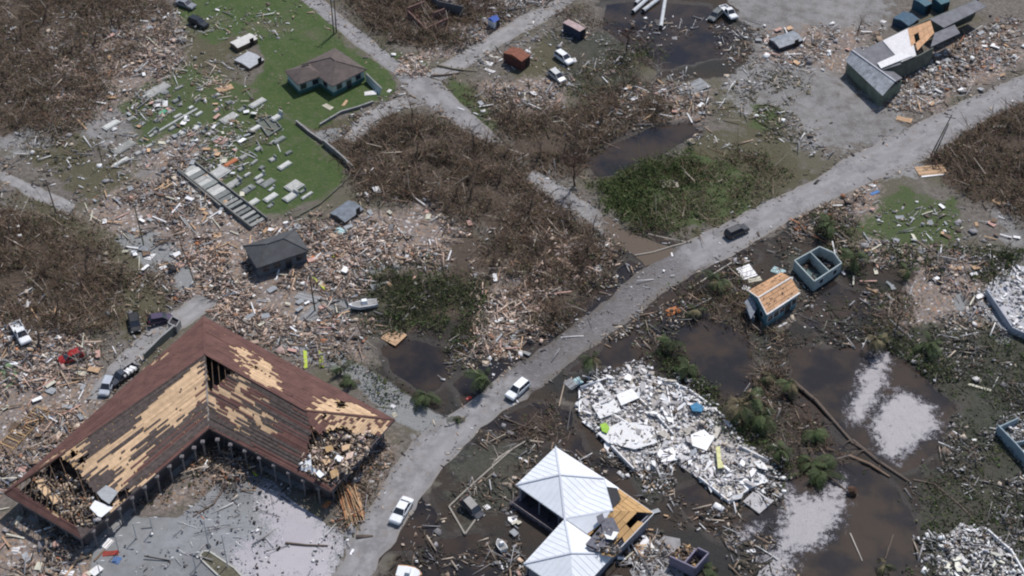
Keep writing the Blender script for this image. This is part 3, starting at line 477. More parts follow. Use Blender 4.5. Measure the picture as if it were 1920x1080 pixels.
BW = [('green_bush', 'matted dark weeds over the fields at the right', [DKG[0], [(1560,540),(1700,560),(1680,640),(1580,620)]], 3, dict(green=1, leaf=1.6, hmax=.35, tint=((.07, .08, .05), (.12, .12, .08), (.04, .05, .03), (.2, .19, .15), (.08, .07, .05)))), ('green_bush', 'grey green thicket between the thicket and the pond left of the road', [[(700,520),(800,500),(890,560),(880,650),(760,640),(700,600)]], 9, dict(green=1, leaf=1.0, hmax=1.3, tint=((.11, .11, .07), (.18, .16, .11), (.05, .055, .035), (.35, .31, .26), (.08, .08, .05)))), ('dead_brush', 'tangled brown storm stripped twigs between the crossing and the main road', [BRUSH[0], BRUSH[5]], 15, {}), ('dead_brush', 'tangled brown twigs filling the upper left corner', [BRUSH[1]], 9, {}),
      ('dead_brush', 'tangled dark brown twigs at the left edge', [BRUSH[2]], 14, {}), ('dead_brush', 'flattened brown twigs around the upper pond', [BRUSH[3]], 11, dict(hmax=1.1)),
      ('dead_brush', 'brown twigs along the right hand edge beyond the main road', [BRUSH[4][:0] or [(1760,240),(1960,180),(1960,440),(1900,400),(1820,370),(1740,300)]], 12, {}),
      ('dead_brush', 'brown twigs around the ruins at the top edge', [[(620,-30),(1000,-30),(940,40),(860,90),(740,80)], [(1040,20),(1100,20),(1150,60),(1060,50)]], 8, {}),
      ('dead_brush', 'low twigs between the blue house and the drowned yards', [[(1400,600),(1500,640),(1480,760),(1400,700)], [(1280,540),(1400,520),(1420,620),(1300,590)], [(1600,540),(1720,580),(1640,640)], [(1450,700),(1600,880),(1540,900),(1380,780)]], 6, dict(hmax=1.0)),
      ('dead_brush', 'grey twigs strewn below the brown roofed building', [[(270,940),(450,840),(480,880),(350,950)], [(600,920),(720,870),(700,960),(650,990)], [(960,800),(1060,750),(1080,800),(1000,840)]], 6, dict(hmax=.8)),
      ('green_bush', 'low green bushes beside the upper pond', [[(1120,350),(1180,300),(1290,280),(1330,330),(1250,370),(1210,420),(1130,400)]], 9, dict(green=1, leaf=3, hmax=1.4, tint=((.07, .10, .03), (.12, .14, .05), (.05, .07, .02), (.22, .2, .11), (.09, .10, .04)))),
      ('green_bush', 'olive undergrowth in the field above the main road', [[(1250,300),(1420,280),(1480,330),(1380,410),(1280,440),(1180,440),(1220,390)], [(1100,190),(1240,100),(1200,80),(1050,160)], [(1260,540),(1380,510),(1400,560),(1300,570)]], 6, dict(green=1, leaf=1.6, hmax=.9)),
      ('green_bush', 'dark bushes standing in the drowned yards', [[(1230,630),(1330,680),(1380,790),(1480,870),(1500,930),(1430,850),(1290,740),(1210,650)], [(1640,480),(1900,480),(1900,510),(1850,530),(1800,510)], [(1510,400),(1590,420),(1600,520),(1570,470)], [(1660,640),(1740,620),(1740,700),(1700,690)], [(640,680),(760,740),(740,760),(650,700)], [(800,520),(900,560),(880,640),(740,600),(720,540)]], 9, dict(green=1, leaf=2.2, hmax=1.6, tint=((.05, .06, .03), (.09, .09, .05), (.03, .035, .02), (.16, .14, .1), (.07, .06, .04)))),
      ('dead_brush', 'dry weeds in the open field left of the crossing', [[(600,250),(680,230),(690,300),(660,330)], [(40,360),(200,430),(330,520),(320,580),(220,620),(180,540)], [(830,160),(1060,200),(1000,240),(900,220)]], 4, dict(hmax=.5, leaf=.8))]
for i, (nm, lb, pl, dn, kw) in enumerate(BW): brushwood(nm, lb, pl, dn, seed=i, **kw)
# ================================================================ BUILDINGS
def lerp(a, b, t): return a + (b - a) * t
M_TAN = mat((.56, .385, .235), .8, .2, 1.2, rnd=.2, name='sheathing_wood'); M_TAN2 = mat((.40, .26, .13), .8, .2, 1.2, name='sheathing_wood')
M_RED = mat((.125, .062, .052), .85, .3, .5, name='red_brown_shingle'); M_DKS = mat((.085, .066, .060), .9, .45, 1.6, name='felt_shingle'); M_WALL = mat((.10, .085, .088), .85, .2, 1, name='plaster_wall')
M_WHT = mat((.74, .75, .76), .5, .05, 1.2, name='white_paint'); M_WHR = mat((.72, .74, .77), .4, .07, .8, rnd=.04, name='white_metal_roof'); M_DRK = mat((.022, .021, .024), .5, .3, 2, name='dark_interior'); M_TRIM = mat((.16, .13, .125), .8, .2, 2, name='eave_trim')
M_GLASS = mat((.03, .035, .045), .12, .2, 3, spec=.6, name='window_glass'); M_CONC = mat((.27, .265, .26), .9, .25, .9, name='concrete'); M_WOODD = mat((.18, .12, .08), .85, .3, 2, rnd=.2, name='old_wood')
def bil(E0, E1, R0, R1, u, v): return lerp(lerp(E0, E1, u), lerp(R0, R1, u), v)
def strip_roof(par, corners, tan, hole, base_mat, rows, seed, tanmat=M_TAN, noise=.5, planks=None, shname='shingle_courses', dark=None):
    """courses along the eave: bare sheathing planks where the shingles are gone, raised shingle courses elsewhere, nothing in the holes"""
    E0, E1, R0, R1 = corners; rng = random.Random(seed); nrm = (E1 - E0).cross(R0 - E0 if (R0 - E0).length > .1 else R1 - E0); nrm.normalize(); nrm *= 1 if nrm.z > 0 else -1
    sh = MB(); und = MB(); pl = []
    for r in range(rows):
        v0, v1 = r / rows, (r + 1) / rows; L = (bil(E0, E1, R0, R1, 1, v0) - bil(E0, E1, R0, R1, 0, v0)).length
        if L < .6: continue
        n = max(2, int(L / .24)); jit = rng.uniform(-1, 1) * noise; kinds = []
        for i in range(n):
            p = bil(E0, E1, R0, R1, (i + .5) / n, (v0 + v1) / 2); d = bil(E0, E1, R0, R1, min(1, (i + .5) / n + jit / L), (v0 + v1) / 2)
            ph = proj(p); pt = proj(d)
            if any(inpoly(np.array(ph[0] + rng.uniform(-2, 2)), np.array(ph[1] + rng.uniform(-2, 2)), h) for h in hole): kinds.append('h')
            elif any(inpoly(np.array(pt[0]), np.array(pt[1]), t) for t in tan) != (rng.random() < (.012 if rows > 25 else .002)): kinds.append('t')
            else: kinds.append('s')
        i = 0
        while i < n:
            j = i
            while j < n and kinds[j] == kinds[i] and not (kinds[i] == 't' and (j - i) * .24 > 5 + rng.random() * 3): j += 1
            u0, u1 = i / n, j / n
            if kinds[i] == 't': pl.append((u0, u1, v0, v1))
            elif kinds[i] == 's':
                o = nrm * (.045 + .012 * (r % 2) + (rng.uniform(0, .09) if (j < n and kinds[j] != 's') or (i and kinds[i - 1] != 's') else 0)); q = [bil(E0, E1, R0, R1, u, v) + o * 1 for u, v in ((u0, v0), (u1, v0), (u1, min(1, v1 + .1 / rows)), (u0, min(1, v1 + .1 / rows)))]
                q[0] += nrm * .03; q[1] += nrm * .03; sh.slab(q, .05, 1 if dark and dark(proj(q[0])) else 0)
            i = j
    if sh.f: tag(sh.build(shname, [base_mat, M_DKS], par, par.location), kind='stuff')
    pl.sort(key=lambda p: -(p[1] - p[0]) * (bil(E0, E1, R0, R1, 1, p[2]) - bil(E0, E1, R0, R1, 0, p[2])).length); return [(corners, nrm, p) for p in pl]
UNIT = {}
def unit_plank(material):
    if material.name not in UNIT:
        m = MB(); m.box((0, 0, 0), (1, 1, 1)); o = m.build('plank', material); UNIT[material.name] = o.data; bpy.data.objects.remove(o)
    return UNIT[material.name]
def put_planks(par, pls, material, limit=300, name='plank', rows_gap=.93):
    me = unit_plank(material); rest = MB()
    for i, ((E0, E1, R0, R1), nrm, (u0, u1, v0, v1)) in enumerate(pls):
        a, b, c, d = [bil(E0, E1, R0, R1, u, v) for u, v in ((u0, v0), (u1, v0), (u1, v1), (u0, v1))]
        ctr = (a + b + c + d) / 4; x = (b - a + c - d) / 2; y = (d - a + c - b) / 2; lx = x.length - .03
        if lx < .05: continue
        x.normalize(); z = x.cross(y).normalized(); yy = z.cross(x); wy = abs(y.dot(yy)) * rows_gap
        if i < limit:
            o = bpy.data.objects.new(name, me); COL.objects.link(o); o.parent = par
            Mx = Matrix((x, yy, z)).transposed().to_4x4() @ Matrix.Diagonal((lx, wy, .04, 1)); Mx.translation = ctr - par.location; o.matrix_basis = Mx
        else: rest.slab([a, b, c, d], .04)
    if rest.f: tag(rest.build('short_planks', M_TAN2, par, par.location), kind='stuff')
def wall_run(mb, a, b, h, th=.25, z0=0, mi=0):
    a = Vector(a); b = Vector(b); mb.beam((a.x, a.y, z0 + h / 2), (b.x, b.y, z0 + h / 2), th, h, mi)
def ppx(pts, z): return [P(a, b, z) for a, b in pts]

# ---- the big brown roofed building
O_, A_, B_, I_, C_, D_ = ppx([(382,594),(8,925),(152,1010),(392,803),(620,922),(740,787)], 4.2); R_, RL, RR = ppx([(384,664),(92,868),(573,770)], 7.6)
ctr = (O_ + A_ + B_ + I_ + C_ + D_) / 6; ctr.z = 0
big = thing('community_hall', 'huge L shaped building with red brown shingles torn down to tan planks', 'building', ctr)
HL = [[(85,868),(115,857),(141,878),(160,902),(183,929),(212,950),(170,992),(145,988),(36,921),(34,910)]]; HR1 = [[(386,664),(441,697),(393,733)]]; HR2 = [[(585,800),(600,815),(616,806),(645,800),(668,815),(690,812),(712,815),(690,850),(660,880),(622,915),(592,900),(560,880),(575,860)]]
HS = [[(150,858),(166,850),(160,866),(146,874)], [(130,850),(142,842),(144,852),(134,860)], [(218,925),(240,915),(246,928),(226,945)], [(628,755),(645,752),(652,762),(634,765)], [(470,690),(482,684),(484,692)], [(601,780),(612,775),(610,785)]]
T2 = [[(383,672),(390,738),(375,763),(352,768),(335,800),(318,806),(294,812),(273,796),(239,822),(187,862),(162,897),(141,878),(183,848),(256,797),(273,767),(294,750),(354,695)],
      [(162,880),(213,846),(247,834),(240,850),(232,868),(192,893),(158,898)], [(200,910),(221,878),(262,857),(258,880),(250,898),(221,922)], [(106,848),(140,832),(162,821),(170,824),(160,846),(153,868),(132,876),(140,858)],
      [(213,942),(256,906),(262,914),(221,955)], [(298,876),(315,868),(290,890),(272,902)], [(277,686),(300,672),(310,668),(296,682)], [(36,906),(106,850),(112,854),(42,915)], [(38,918),(44,912),(130,972),(122,978)], [(60,900),(80,890),(104,915),(80,930)],
      [(250,800),(300,760),(318,752),(280,790)], [(205,865),(240,838),(262,826),(228,858)], [(170,880),(300,790),(306,793),(176,884)], [(185,893),(260,842),(264,846),(190,897)]]
T5 = [[(430,647),(480,661),(436,686),(441,665)], [(455,682),(497,671),(512,690),(522,728),(500,728),(483,718),(458,700)], [(441,700),(466,714),(448,721),(455,745),(449,757),(399,740),(410,722)], [(399,746),(427,759),(444,776),(442,790),(420,786),(402,766)],
      [(455,777),(500,770),(518,786),(508,802),(478,798),(460,788)], [(589,750),(613,745),(677,763),(729,789),(700,792),(606,790),(571,768)], [(448,806),(462,804),(466,814),(455,816)], [(470,735),(492,740),(488,750),(468,744)], [(606,796),(728,794),(716,815),(690,822),(640,830),(612,810)]]
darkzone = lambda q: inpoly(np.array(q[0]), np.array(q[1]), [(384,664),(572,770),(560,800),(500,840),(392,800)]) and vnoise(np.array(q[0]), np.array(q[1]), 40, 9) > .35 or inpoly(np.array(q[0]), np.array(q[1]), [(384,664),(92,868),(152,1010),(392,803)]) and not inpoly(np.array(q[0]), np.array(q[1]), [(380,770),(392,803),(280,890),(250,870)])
pls = []
for i, (c4, rows) in enumerate((((O_, A_, R_, RL), 26), ((I_, B_, R_, RL), 40), ((A_, B_, RL, RL), 30), ((O_, D_, R_, RR), 30), ((I_, C_, R_, RR), 36), ((D_, C_, RR, RR), 30))):
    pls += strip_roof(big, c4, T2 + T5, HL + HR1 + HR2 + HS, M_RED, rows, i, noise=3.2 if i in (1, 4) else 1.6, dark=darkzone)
pls.sort(key=lambda e: -(e[2][1] - e[2][0]) * (e[0][1] - e[0][0]).length); put_planks(big, pls, M_TAN, 300)
# ridge and hip caps
m = MB()
for a, b in ((R_, RL), (R_, RR), (O_, R_), (A_, RL), (D_, RR)): m.beam(a + Vector((0, 0, .12)), b + Vector((0, 0, .12)), .35, .09)
m.build('ridge_cap', M_RED, big, ctr)
m = MB(); m.beam(lerp(I_, R_, .02) + Vector((0, 0, .1)), R_ + Vector((0, 0, .05)), .3, .1); m.build('valley_flashing', mat((.25, .22, .2), .7, .3, 2), big, ctr)
m = MB()
per = [O_, A_, B_, I_, C_, D_]
for i in range(6): m.beam(per[i] - Vector((0, 0, .12)), per[(i + 1) % 6] - Vector((0, 0, .12)), .1, .3)
m.build('fascia', M_TRIM, big, ctr)
# inner faces below the roof: walls, floor, ceiling joists in the holes
ins = []
for i in range(6):
    p, c, n = per[i - 1], per[i], per[(i + 1) % 6]; d1 = (c - p).normalized(); d2 = (n - c).normalized(); n1 = Vector((-d1.y, d1.x, 0)); n2 = Vector((-d2.y, d2.x, 0)); b = (n1 + n2); b = b / max(.3, 1 + n1.dot(n2)); ins.append((c, b))
def inset(t): return [c + b * t for c, b in ins]
sgn = 1.4
if (inset(1.4)[0] - ctr).length > (O_ - ctr).length: sgn = -1.4
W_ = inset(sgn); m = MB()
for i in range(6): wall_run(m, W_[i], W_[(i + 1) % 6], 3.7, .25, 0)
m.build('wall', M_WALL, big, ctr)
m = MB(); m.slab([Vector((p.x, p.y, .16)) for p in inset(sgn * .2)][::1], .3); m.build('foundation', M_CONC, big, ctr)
joist = MB(); raft = MB()
for (a, b, r) in ((A_, B_, RL), (D_, C_, RR)):
    for i in range(14):
        t = (i + .5) / 14; f_ = 2 * min(t, 1 - t); raft.beam(lerp(a, b, t), lerp(a, b, t) + (r - (a + b) / 2) * f_ + Vector((0, 0, -.25)), .05, .14)
for (E0, E1, R0, R1) in ((O_, A_, R_, RL), (I_, B_, R_, RL), (O_, D_, R_, RR), (I_, C_, R_, RR)):
    n = int((E1 - E0).length / 1.5)
    for i in range(n + 1): raft.beam(lerp(E0, E1, i / n) - Vector((0, 0, .15)), lerp(R0, R1, i / n) - Vector((0, 0, .25)), .06, .18)
raft.build('rafters', M_WOODD, big, ctr); big.children[-1]['kind'] = 'stuff'
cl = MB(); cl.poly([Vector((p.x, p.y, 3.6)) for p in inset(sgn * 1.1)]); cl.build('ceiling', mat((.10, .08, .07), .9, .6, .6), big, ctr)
rng = np.random.default_rng(5)
def heap_part(par, name, poly, z0, z1, n, pal, size=.6, zpx=4.0, seed=3, longs=.4):
    r = np.random.default_rng(seed); p = PW(poly, zpx); lo, hi = p.min(0), p.max(0); q = r.random((n * 6, 2)) * (hi - lo) + lo; q = q[inpoly(q[:, 0], q[:, 1], p)][:n]; n = len(q)
    lg = r.random(n) < longs; L = np.where(lg, r.gamma(2.5, size * .8, n), r.gamma(2.2, size * .35, n) + .12); Wd = np.where(lg, .08 + r.random(n) * .15, L * (.4 + .6 * r.random(n))); T = .03 + r.random(n) ** 2 * .14
    z = z0 + (z1 - z0) * r.random(n) ** 1.3; o = scatter(name, BOXV, BOXF, np.column_stack([q, z]) - np.array(par.location), rotm(r.random(n) * 6.28, r.normal(0, .3, n), r.normal(0, .35, n)), np.stack([L, Wd, T], 1), pick(pal, n, r)); o.parent = par; o['kind'] = 'stuff'; return o
heap_part(big, 'attic_rubble', [(60,890),(100,880),(150,905),(212,955),(180,985),(150,990),(60,925)], 3.7, 4.9, 900, ((TAN, 4), ((.55, .42, .3), 2), (ORG, .7), (BRN, 4), (LWD, 2), (GRY, 1), (WHT, .8), (DRK, 3)), .42, 4.2)
heap_part(big, 'attic_rubble', [(590,805),(620,815),(700,815),(690,850),(622,915),(565,878)], 3.8, 5.5, 900, ((TAN, 4), ((.6, .47, .36), 4), (LWD, 3), (WHT, 2), (BRN, 3), (DRK, 2), (PNK, 2)), .42, 4.2)
# torn sheets on the roof ends
def sheet(par, name, pts, z, m_, th=.05):
    mm = MB(); mm.slab([P(a, b, zz) for (a, b), zz in zip(pts, z if isinstance(z, (list, tuple)) else [z] * len(pts))], th); return mm.build(name, m_, par, par.location)
sheet(big, 'torn_sheet', [(168,952),(178,938),(212,952),(190,970),(184,968)], 5.0, M_WHT); sheet(big, 'torn_sheet', [(172,912),(200,910),(222,922),(205,945),(190,935)], 5.4, mat((.33, .34, .35), .6, .2, 2)); sheet(big, 'torn_sheet', [(562,880),(574,856),(582,850),(584,872),(598,884),(590,890)], [4.6,5.2,5.5,5.2,4.7,4.5], M_WHT)
[sheet(big, 'plywood_sheet', q, 4.9, M_TAN) for q in ([(66,902),(80,896),(84,908),(74,914)], [(74,916),(88,910),(96,922),(84,930)], [(92,930),(106,926),(112,938),(100,946)])]; [sheet(big, 'torn_sheet', q, 5.2 + .1 * i, [M_TAN, M_WHT, M_TAN2, mat((.6, .45, .36), .8, .2, 2)][i % 4]) for i, q in enumerate(([(604,862),(616,856),(622,866),(610,872)], [(632,852),(645,858),(638,866),(626,862)], [(618,884),(632,876),(636,890),(622,898)], [(650,850),(664,846),(660,858),(648,862)], [(640,836),(658,832),(654,842),(642,846)], [(598,880),(608,890),(600,896),(592,888)], [(608,838),(622,834),(626,844),(612,848)]))]
# posts of the covered walk along the inner eaves
post = None
for a, b, n in ((lerp(I_, B_, .03), B_, 10), (lerp(I_, C_, .05), C_, 8), (A_, B_, 5), (C_, D_, 5)):
    for i in range(n):
        p = lerp(a, b, (i + .5) / n); off = (ctr - p); off.z = 0; p = p + off.normalized() * .9
        if post is None:
            mm = MB(); mm.box((0, 0, 2.0), (.22, .22, 4.0)).box((0, 0, .15), (.36, .36, .3)).box((0, 0, 3.75), (.6, .6, .35)); post = mm.build('post', mat((.17, .155, .16), .8, .2, 2), big); post.location = Vector((p.x, p.y, 0)) - ctr; continue
        q = post.copy(); COL.objects.link(q); q.location = Vector((p.x, p.y, 0)) - ctr
# windows and doors on the walls seen below the eaves
def put_windows(par, a, b, n, z=1.7, w_=1.3, h=1.3, out=.16, door=None):
    a = Vector((a.x, a.y, 0)); b = Vector((b.x, b.y, 0)); d = (b - a).normalized(); nn = Vector((d.y, -d.x, 0)); az = math.atan2(d.y, d.x)
    c0 = Vector((par.location.x, par.location.y, 0)); 
    if (a + nn - c0).length < (a - nn - c0).length: nn = -nn
    for i in range(n):
        p = lerp(a, b, (i + .5) / n) + nn * out - c0
        isd = door is not None and i == door
        mm = MB(); mm.box((0, 0, 0), (w_ + .16, .08, (2.1 if isd else h) + .16)); f = mm.build('door' if isd else 'window', M_WHT if not isd else M_WOODD, par); f.location = (p.x, p.y, 1.15 if isd else z); f.rotation_euler = (0, 0, az)
        mm = MB(); mm.box((0, 0, 0), (w_, .1, (2.0 if isd else h))); g_ = mm.build('pane' if not isd else 'door_leaf', M_GLASS, f)
for i, n in ((1, 5), (2, 9), (3, 8), (4, 5)): put_windows(big, W_[i], W_[(i + 1) % 6], n, 2.0, 1.6, 1.4, door=2 if i in (2, 3) else None)

# ---- generic hip roofed house on three eave corners (left, front, right) given in pixels at eave height
def rect3(L, F, Rr, z):
    l, f, r = P(*L, z), P(*F, z), P(*Rr, z); d1 = (r - f); d2 = (l - f); a = math.atan2(d1.y, d1.x); a2 = math.atan2(d2.y, d2.x) - math.pi / 2; a2 = (a2 - a + math.pi) % (2 * math.pi) - math.pi; a += a2 / 2
    return (l + r) / 2, d1.length, d2.length, a
def hip_roof(mb, lx, ly, ze, zr, off=0, ridge=None):
    hx, hy = lx / 2, ly / 2; 
    if lx >= ly: rx = max(0, hx - hy) if ridge is None else ridge; r0, r1 = Vector((-rx, 0, zr)), Vector((rx, 0, zr))
    else: ry = max(0, hy - hx) if ridge is None else ridge; r0, r1 = Vector((0, -ry, zr)), Vector((0, ry, zr))
    c = [Vector(p) for p in ((-hx, -hy, ze), (hx, -hy, ze), (hx, hy, ze), (-hx, hy, ze))]; c2 = [p - Vector((0, 0, .18)) for p in c]
    V = c + c2 + [r0, r1]
    F = [(0, 1, 9, 8), (1, 2, 9), (2, 3, 8, 9), (3, 0, 8)] if lx >= ly else [(0, 1, 8), (1, 2, 9, 8), (2, 3, 9), (3, 0, 8, 9)]
    mb.faces(V, F + [(4, 5, 1, 0), (5, 6, 2, 1), (6, 7, 3, 2), (7, 4, 0, 3), (7, 6, 5, 4)]); return r0, r1, c
def box_walls(mb, lx, ly, h, th=.2, z0=0):
    mb.box((0, -ly / 2, z0 + h / 2), (lx + th, th, h)); mb.box((0, ly / 2, z0 + h / 2), (lx + th, th, h)); mb.box((-lx / 2, 0, z0 + h / 2), (th, ly - th - .004, h)); mb.box((lx / 2, 0, z0 + h / 2), (th, ly - th - .004, h))
def house(name, label, cat, L, F, Rr, ze, rise, roofm, wallm, wins=(3, 2), over=.5, base=None, courses=14):
    c, lx, ly, a = rect3(L, F, Rr, ze); t = thing(name, label, cat, (c.x, c.y, 0), a)
    m = MB(); r0, r1, cc = hip_roof(m, lx, ly, ze, ze + rise); rf = m.build('roof', roofm, t)
    m = MB()
    for p in cc: m.beam(p + Vector((0, 0, .05)), (r0 if (p - r0).length < (p - r1).length else r1) + Vector((0, 0, .05)), .22, .08)
    m.beam(r0 + Vector((0, 0, .06)), r1 + Vector((.01, 0, .06)), .25, .08); m.build('ridge_cap', roofm, rf)
    m = MB(); box_walls(m, lx - 2 * over, ly - 2 * over, ze - .05); m.build('wall', wallm, t)
    if base: m = MB(); box_walls(m, lx - 2 * over + .1, ly - 2 * over + .1, .9, .2); m.build('wall_base', base, t)
    for (n, sx, sy) in ((wins[0], 0, -1), (wins[1], -1, 0), (wins[1], 1, 0)):
        for i in range(n):
            f_ = ((i + .5) / n - .5)
            if sy: p = (f_ * (lx - 1.5), -(ly / 2 - over) - .12, 1.6); rz = 0
            else: p = (sx * (lx / 2 - over + .12), f_ * (ly - 1.5), 1.6); rz = math.pi / 2
            isd = sy and i == n // 2
            mm = MB(); mm.box((0, 0, 0), (1.3, .1, 2.0 if isd else 1.15)); w1 = mm.build('door' if isd else 'window', M_TRIM, t); w1.location = (p[0], p[1], 1.05 if isd else 1.65); w1.rotation_euler = (0, 0, rz)
            mm = MB(); mm.box((0, 0, 0), (1.1, .14, 1.85 if isd else .98)); mm.build('pane', M_GLASS, w1)
    return t, lx, ly
M_GRF = mat((.075, .077, .082), .85, .25, .8, name='grey_shingle'); M_GWL = mat((.13, .14, .155), .85, .25, 1, name='grey_wall'); M_BRF = mat((.115, .092, .085), .9, .25, .9, name='brown_shingle'); M_MINT = mat((.40, .47, .44), .85, .12, 1, name='mint_wall'); M_TEAL = mat((.05, .13, .125), .8, .2, 1, name='teal_wall')
h1, lx, ly = house('small_house', 'small dark grey hip roofed house standing in the wreckage', 'house', (461,463), (480,507), (574,468), 2.9, 1.7, M_GRF, M_GWL, (4, 2))
h2, lx2, ly2 = house('brown_roofed_house', 'brown hip roofed house with pale green walls on the bright green yard', 'house', (566,121), (623,163), (686,130), 2.8, 1.9, M_BRF, M_MINT, (3, 2), base=M_TEAL)
c, lx, ly, a = rect3((533,133), (558,159), (610,140), 2.7); wloc = Vector((c.x, c.y, 0)) - h2.location; wloc.rotate(Matrix.Rotation(-h2.rotation_euler.z, 3, 'Z')); ex = a - h2.rotation_euler.z
Mw = Matrix.Translation(wloc) @ Matrix.Rotation(ex, 4, 'Z')
m = MB(); hip_roof(m, lx, ly, 2.7, 4.1); o = m.build('wing_roof', M_BRF, h2); o.matrix_basis = Mw
m = MB(); box_walls(m, lx - .9, ly - .9, 2.6); o = m.build('wing_wall', M_MINT, h2); o.matrix_basis = Mw
m = MB(); box_walls(m, lx - .8, ly - .8, .85); o = m.build('wall_base', M_TEAL, h2); o.matrix_basis = Mw
for px_ in (-.28, .15): m = MB(); m.box((px_ * lx, -ly / 2 + .3, 1.6), (1.3, .12, 1.1)); o = m.build('window', M_GLASS, h2); o.matrix_basis = Mw
hp = (P(585,118,3.9) - h2.location); hp.rotate(Matrix.Rotation(-h2.rotation_euler.z, 3, 'Z'))
m = MB(); m.faces([(-1.1,-.3,0),(-.2,-.55,0),(.9,-.4,0),(1.2,.2,0),(.3,.1,0),(-.3,.5,0)], [(0,1,2,3,4,5)]); o = m.build('roof_hole', M_DRK, h2); Mw2 = Mw.copy(); Mw2 = Mw2 @ Matrix.Translation((0.6, .9, 3.86)) @ Matrix.Rotation(-.42, 4, 'X'); o.matrix_basis = Mw2
t = thing('garden_wall', 'pale green slab wall leaning out from the brown roofed house', 'wall', P(700,160,0)); m = MB(); m.slab([P(686,137,2.0), P(716,166,1.4), P(712,178,.1), P(688,152,.1)], .2); m.build('wall_slab', M_MINT, t, t.location)
m = MB(); m.beam(P(686,137,2.06), P(716,166,1.46), .26, .1); m.build('coping', M_CONC, t, t.location)

# ---- white roofed building: three square pyramid roofs in an L
ZE = 3.6
Wp, Np, Sp, Ep, E3, S3, W4, S4 = ppx([(968,909),(1042,838),(1059,973),(1133,897),(1226,962),(1152,1038),(982,1057),(1075,1122)], ZE); a1, a3, a4 = P(1050,890,ZE + 1.9), P(1150,957,ZE + 1.9), P(1071,1037,ZE + 1.9)
wb = thing('white_roofed_building', 'bright white metal roofed building with its right end stripped to tan plywood', 'building', ((Wp + E3) / 2).xy.to_3d())
def pyr_face(name, a, b, ap, m_, frac=None):
    mm = MB(); mm.slab([a, b, ap], .12); o = mm.build(name, m_, wb, wb.location); n = 11; rb = MB(); nr = (b - a).cross(ap - a).normalized(); nr *= 1 if nr.z > 0 else -1
    for i in range(1, n):
        t_ = i / n; p = lerp(a, b, t_); f = 2 * min(t_, 1 - t_); q = p + ((ap - (a + b) / 2)) * f; rb.beam(p + nr * .02, q + nr * .02, .05, .05)
    if m_ is M_WHR: tag(rb.build('seams', M_WHR, o), kind='stuff').location = -wb.location
    return o
for a, b, ap in ((Wp, Np, a1), (Np, Ep, a1), (Ep, Sp, a1), (Sp, Wp, a1), (W4, Sp, a4), (Sp, S3, a4), (S4, W4, a4), (S3, S4, a4), (Sp, Ep, a3)): pyr_face('roof_panel', a, b, ap, M_WHR)
PLW = mat((.47, .29, .13), .8, .14, .8, rnd=.10, name='plywood')
def ply_face(a, b, ap, skip=(), nrow=5, wcell=2.4):
    for r in range(nrow):
        v0, v1 = r / nrow, (r + 1) / nrow; L = (b - a).length * (1 - v0); n = max(1, round(L / wcell)); sh = (r % 2) * .5
        for i in range(n + 1):
            u0, u1 = max(0, (i - sh) / n), min(1, (i + 1 - sh) / n)
            if u1 - u0 < .02: continue
            q = [bil(a, b, ap, ap, u0 + .004, v0 + .01), bil(a, b, ap, ap, u1 - .004, v0 + .01), bil(a, b, ap, ap, u1 - .004, v1 - .006), bil(a, b, ap, ap, u0 + .004, v1 - .006)]
            c_ = proj((q[0] + q[2]) / 2)
            if any(inpoly(np.array(c_[0]), np.array(c_[1]), s) for s in skip): continue
            mm = MB(); mm.slab(q if (q[2] - q[3]).length > .05 else q[:3], .05); mm.build('plywood_sheet', PLW, wb, wb.location)
ply_face(Ep, E3, a3, [[(1180,965),(1210,960),(1230,965),(1190,980)]]); ply_face(E3, S3, a3, [[(1185,955),(1215,965),(1205,985),(1180,975)], [(1150,1010),(1175,1005),(1160,1045),(1130,1040)]]); ply_face(S3, Sp, a3, [[(1100,990),(1150,985),(1150,1020),(1120,1020)]])
up = Vector((0, 0, .12))
def patch(pts, zf, m_, name='torn_membrane'):
    mm = MB(); mm.slab([P(a, b, zf) for a, b in pts], .04); return mm.build(name, m_, wb, wb.location)
mm = MB(); q = [lerp(Ep, E3, 0) , lerp(Ep, E3, .30), lerp(lerp(Ep, E3, .25), a3, .32), lerp(Ep, a3, .3)]; mm.slab([p + up for p in q], .06); mm.build('torn_white_sheet', M_WHR, wb, wb.location)
mm = MB(); q = [lerp(Ep, a3, .28), lerp(Ep, a3, .95), lerp(Ep, a3, .7) + Vector((1.6, .3, -.15)), lerp(Ep, a3, .35) + Vector((1.5, .4, -.3))]; mm.slab([p + up for p in q], .05); mm.build('torn_membrane', M_DRK, wb, wb.location)
mm = MB(); q = [Sp, lerp(Sp, S3, .45), lerp(lerp(Sp, S3, .55), a3, .6), lerp(Sp, a3, .95)]; mm.slab([p + up for p in q], .07); mm.build('roof_panel', M_WHR, wb, wb.location)
M_MEM = mat((.10, .10, .125), .6, .5, 1.5, name='membrane')
for i, (s, z) in enumerate((([(1098,1020),(1128,985),(1150,995),(1150,1015),(1120,1030)], 5.2), ([(1126,972),(1150,970),(1162,995),(1148,1008),(1130,998)], 5.5), ([(1098,1022),(1120,1000),(1140,1012),(1126,1030),(1108,1032)], 5.0))): patch(s, z, M_MEM)
patch([(1132,1000),(1146,1006),(1150,996),(1160,998),(1150,1012),(1138,1010)], 5.7, M_WHT, 'torn_white_sheet'); patch([(1122,1022),(1150,1016),(1164,1034),(1150,1044),(1128,1040)], 4.6, M_TAN2, 'plywood_sheet'); patch([(1118,968),(1130,962),(1134,975),(1122,984)], 5.6, M_MEM)
heap_part(wb, 'roof_rubble', [(1112,1000),(1150,990),(1165,1035),(1120,1040)], 4.9, 5.5, 90, ((GRY, 3), (DRK, 4), (TAN, 2), (WHT, 1)), .4, 5.0)
m = MB()
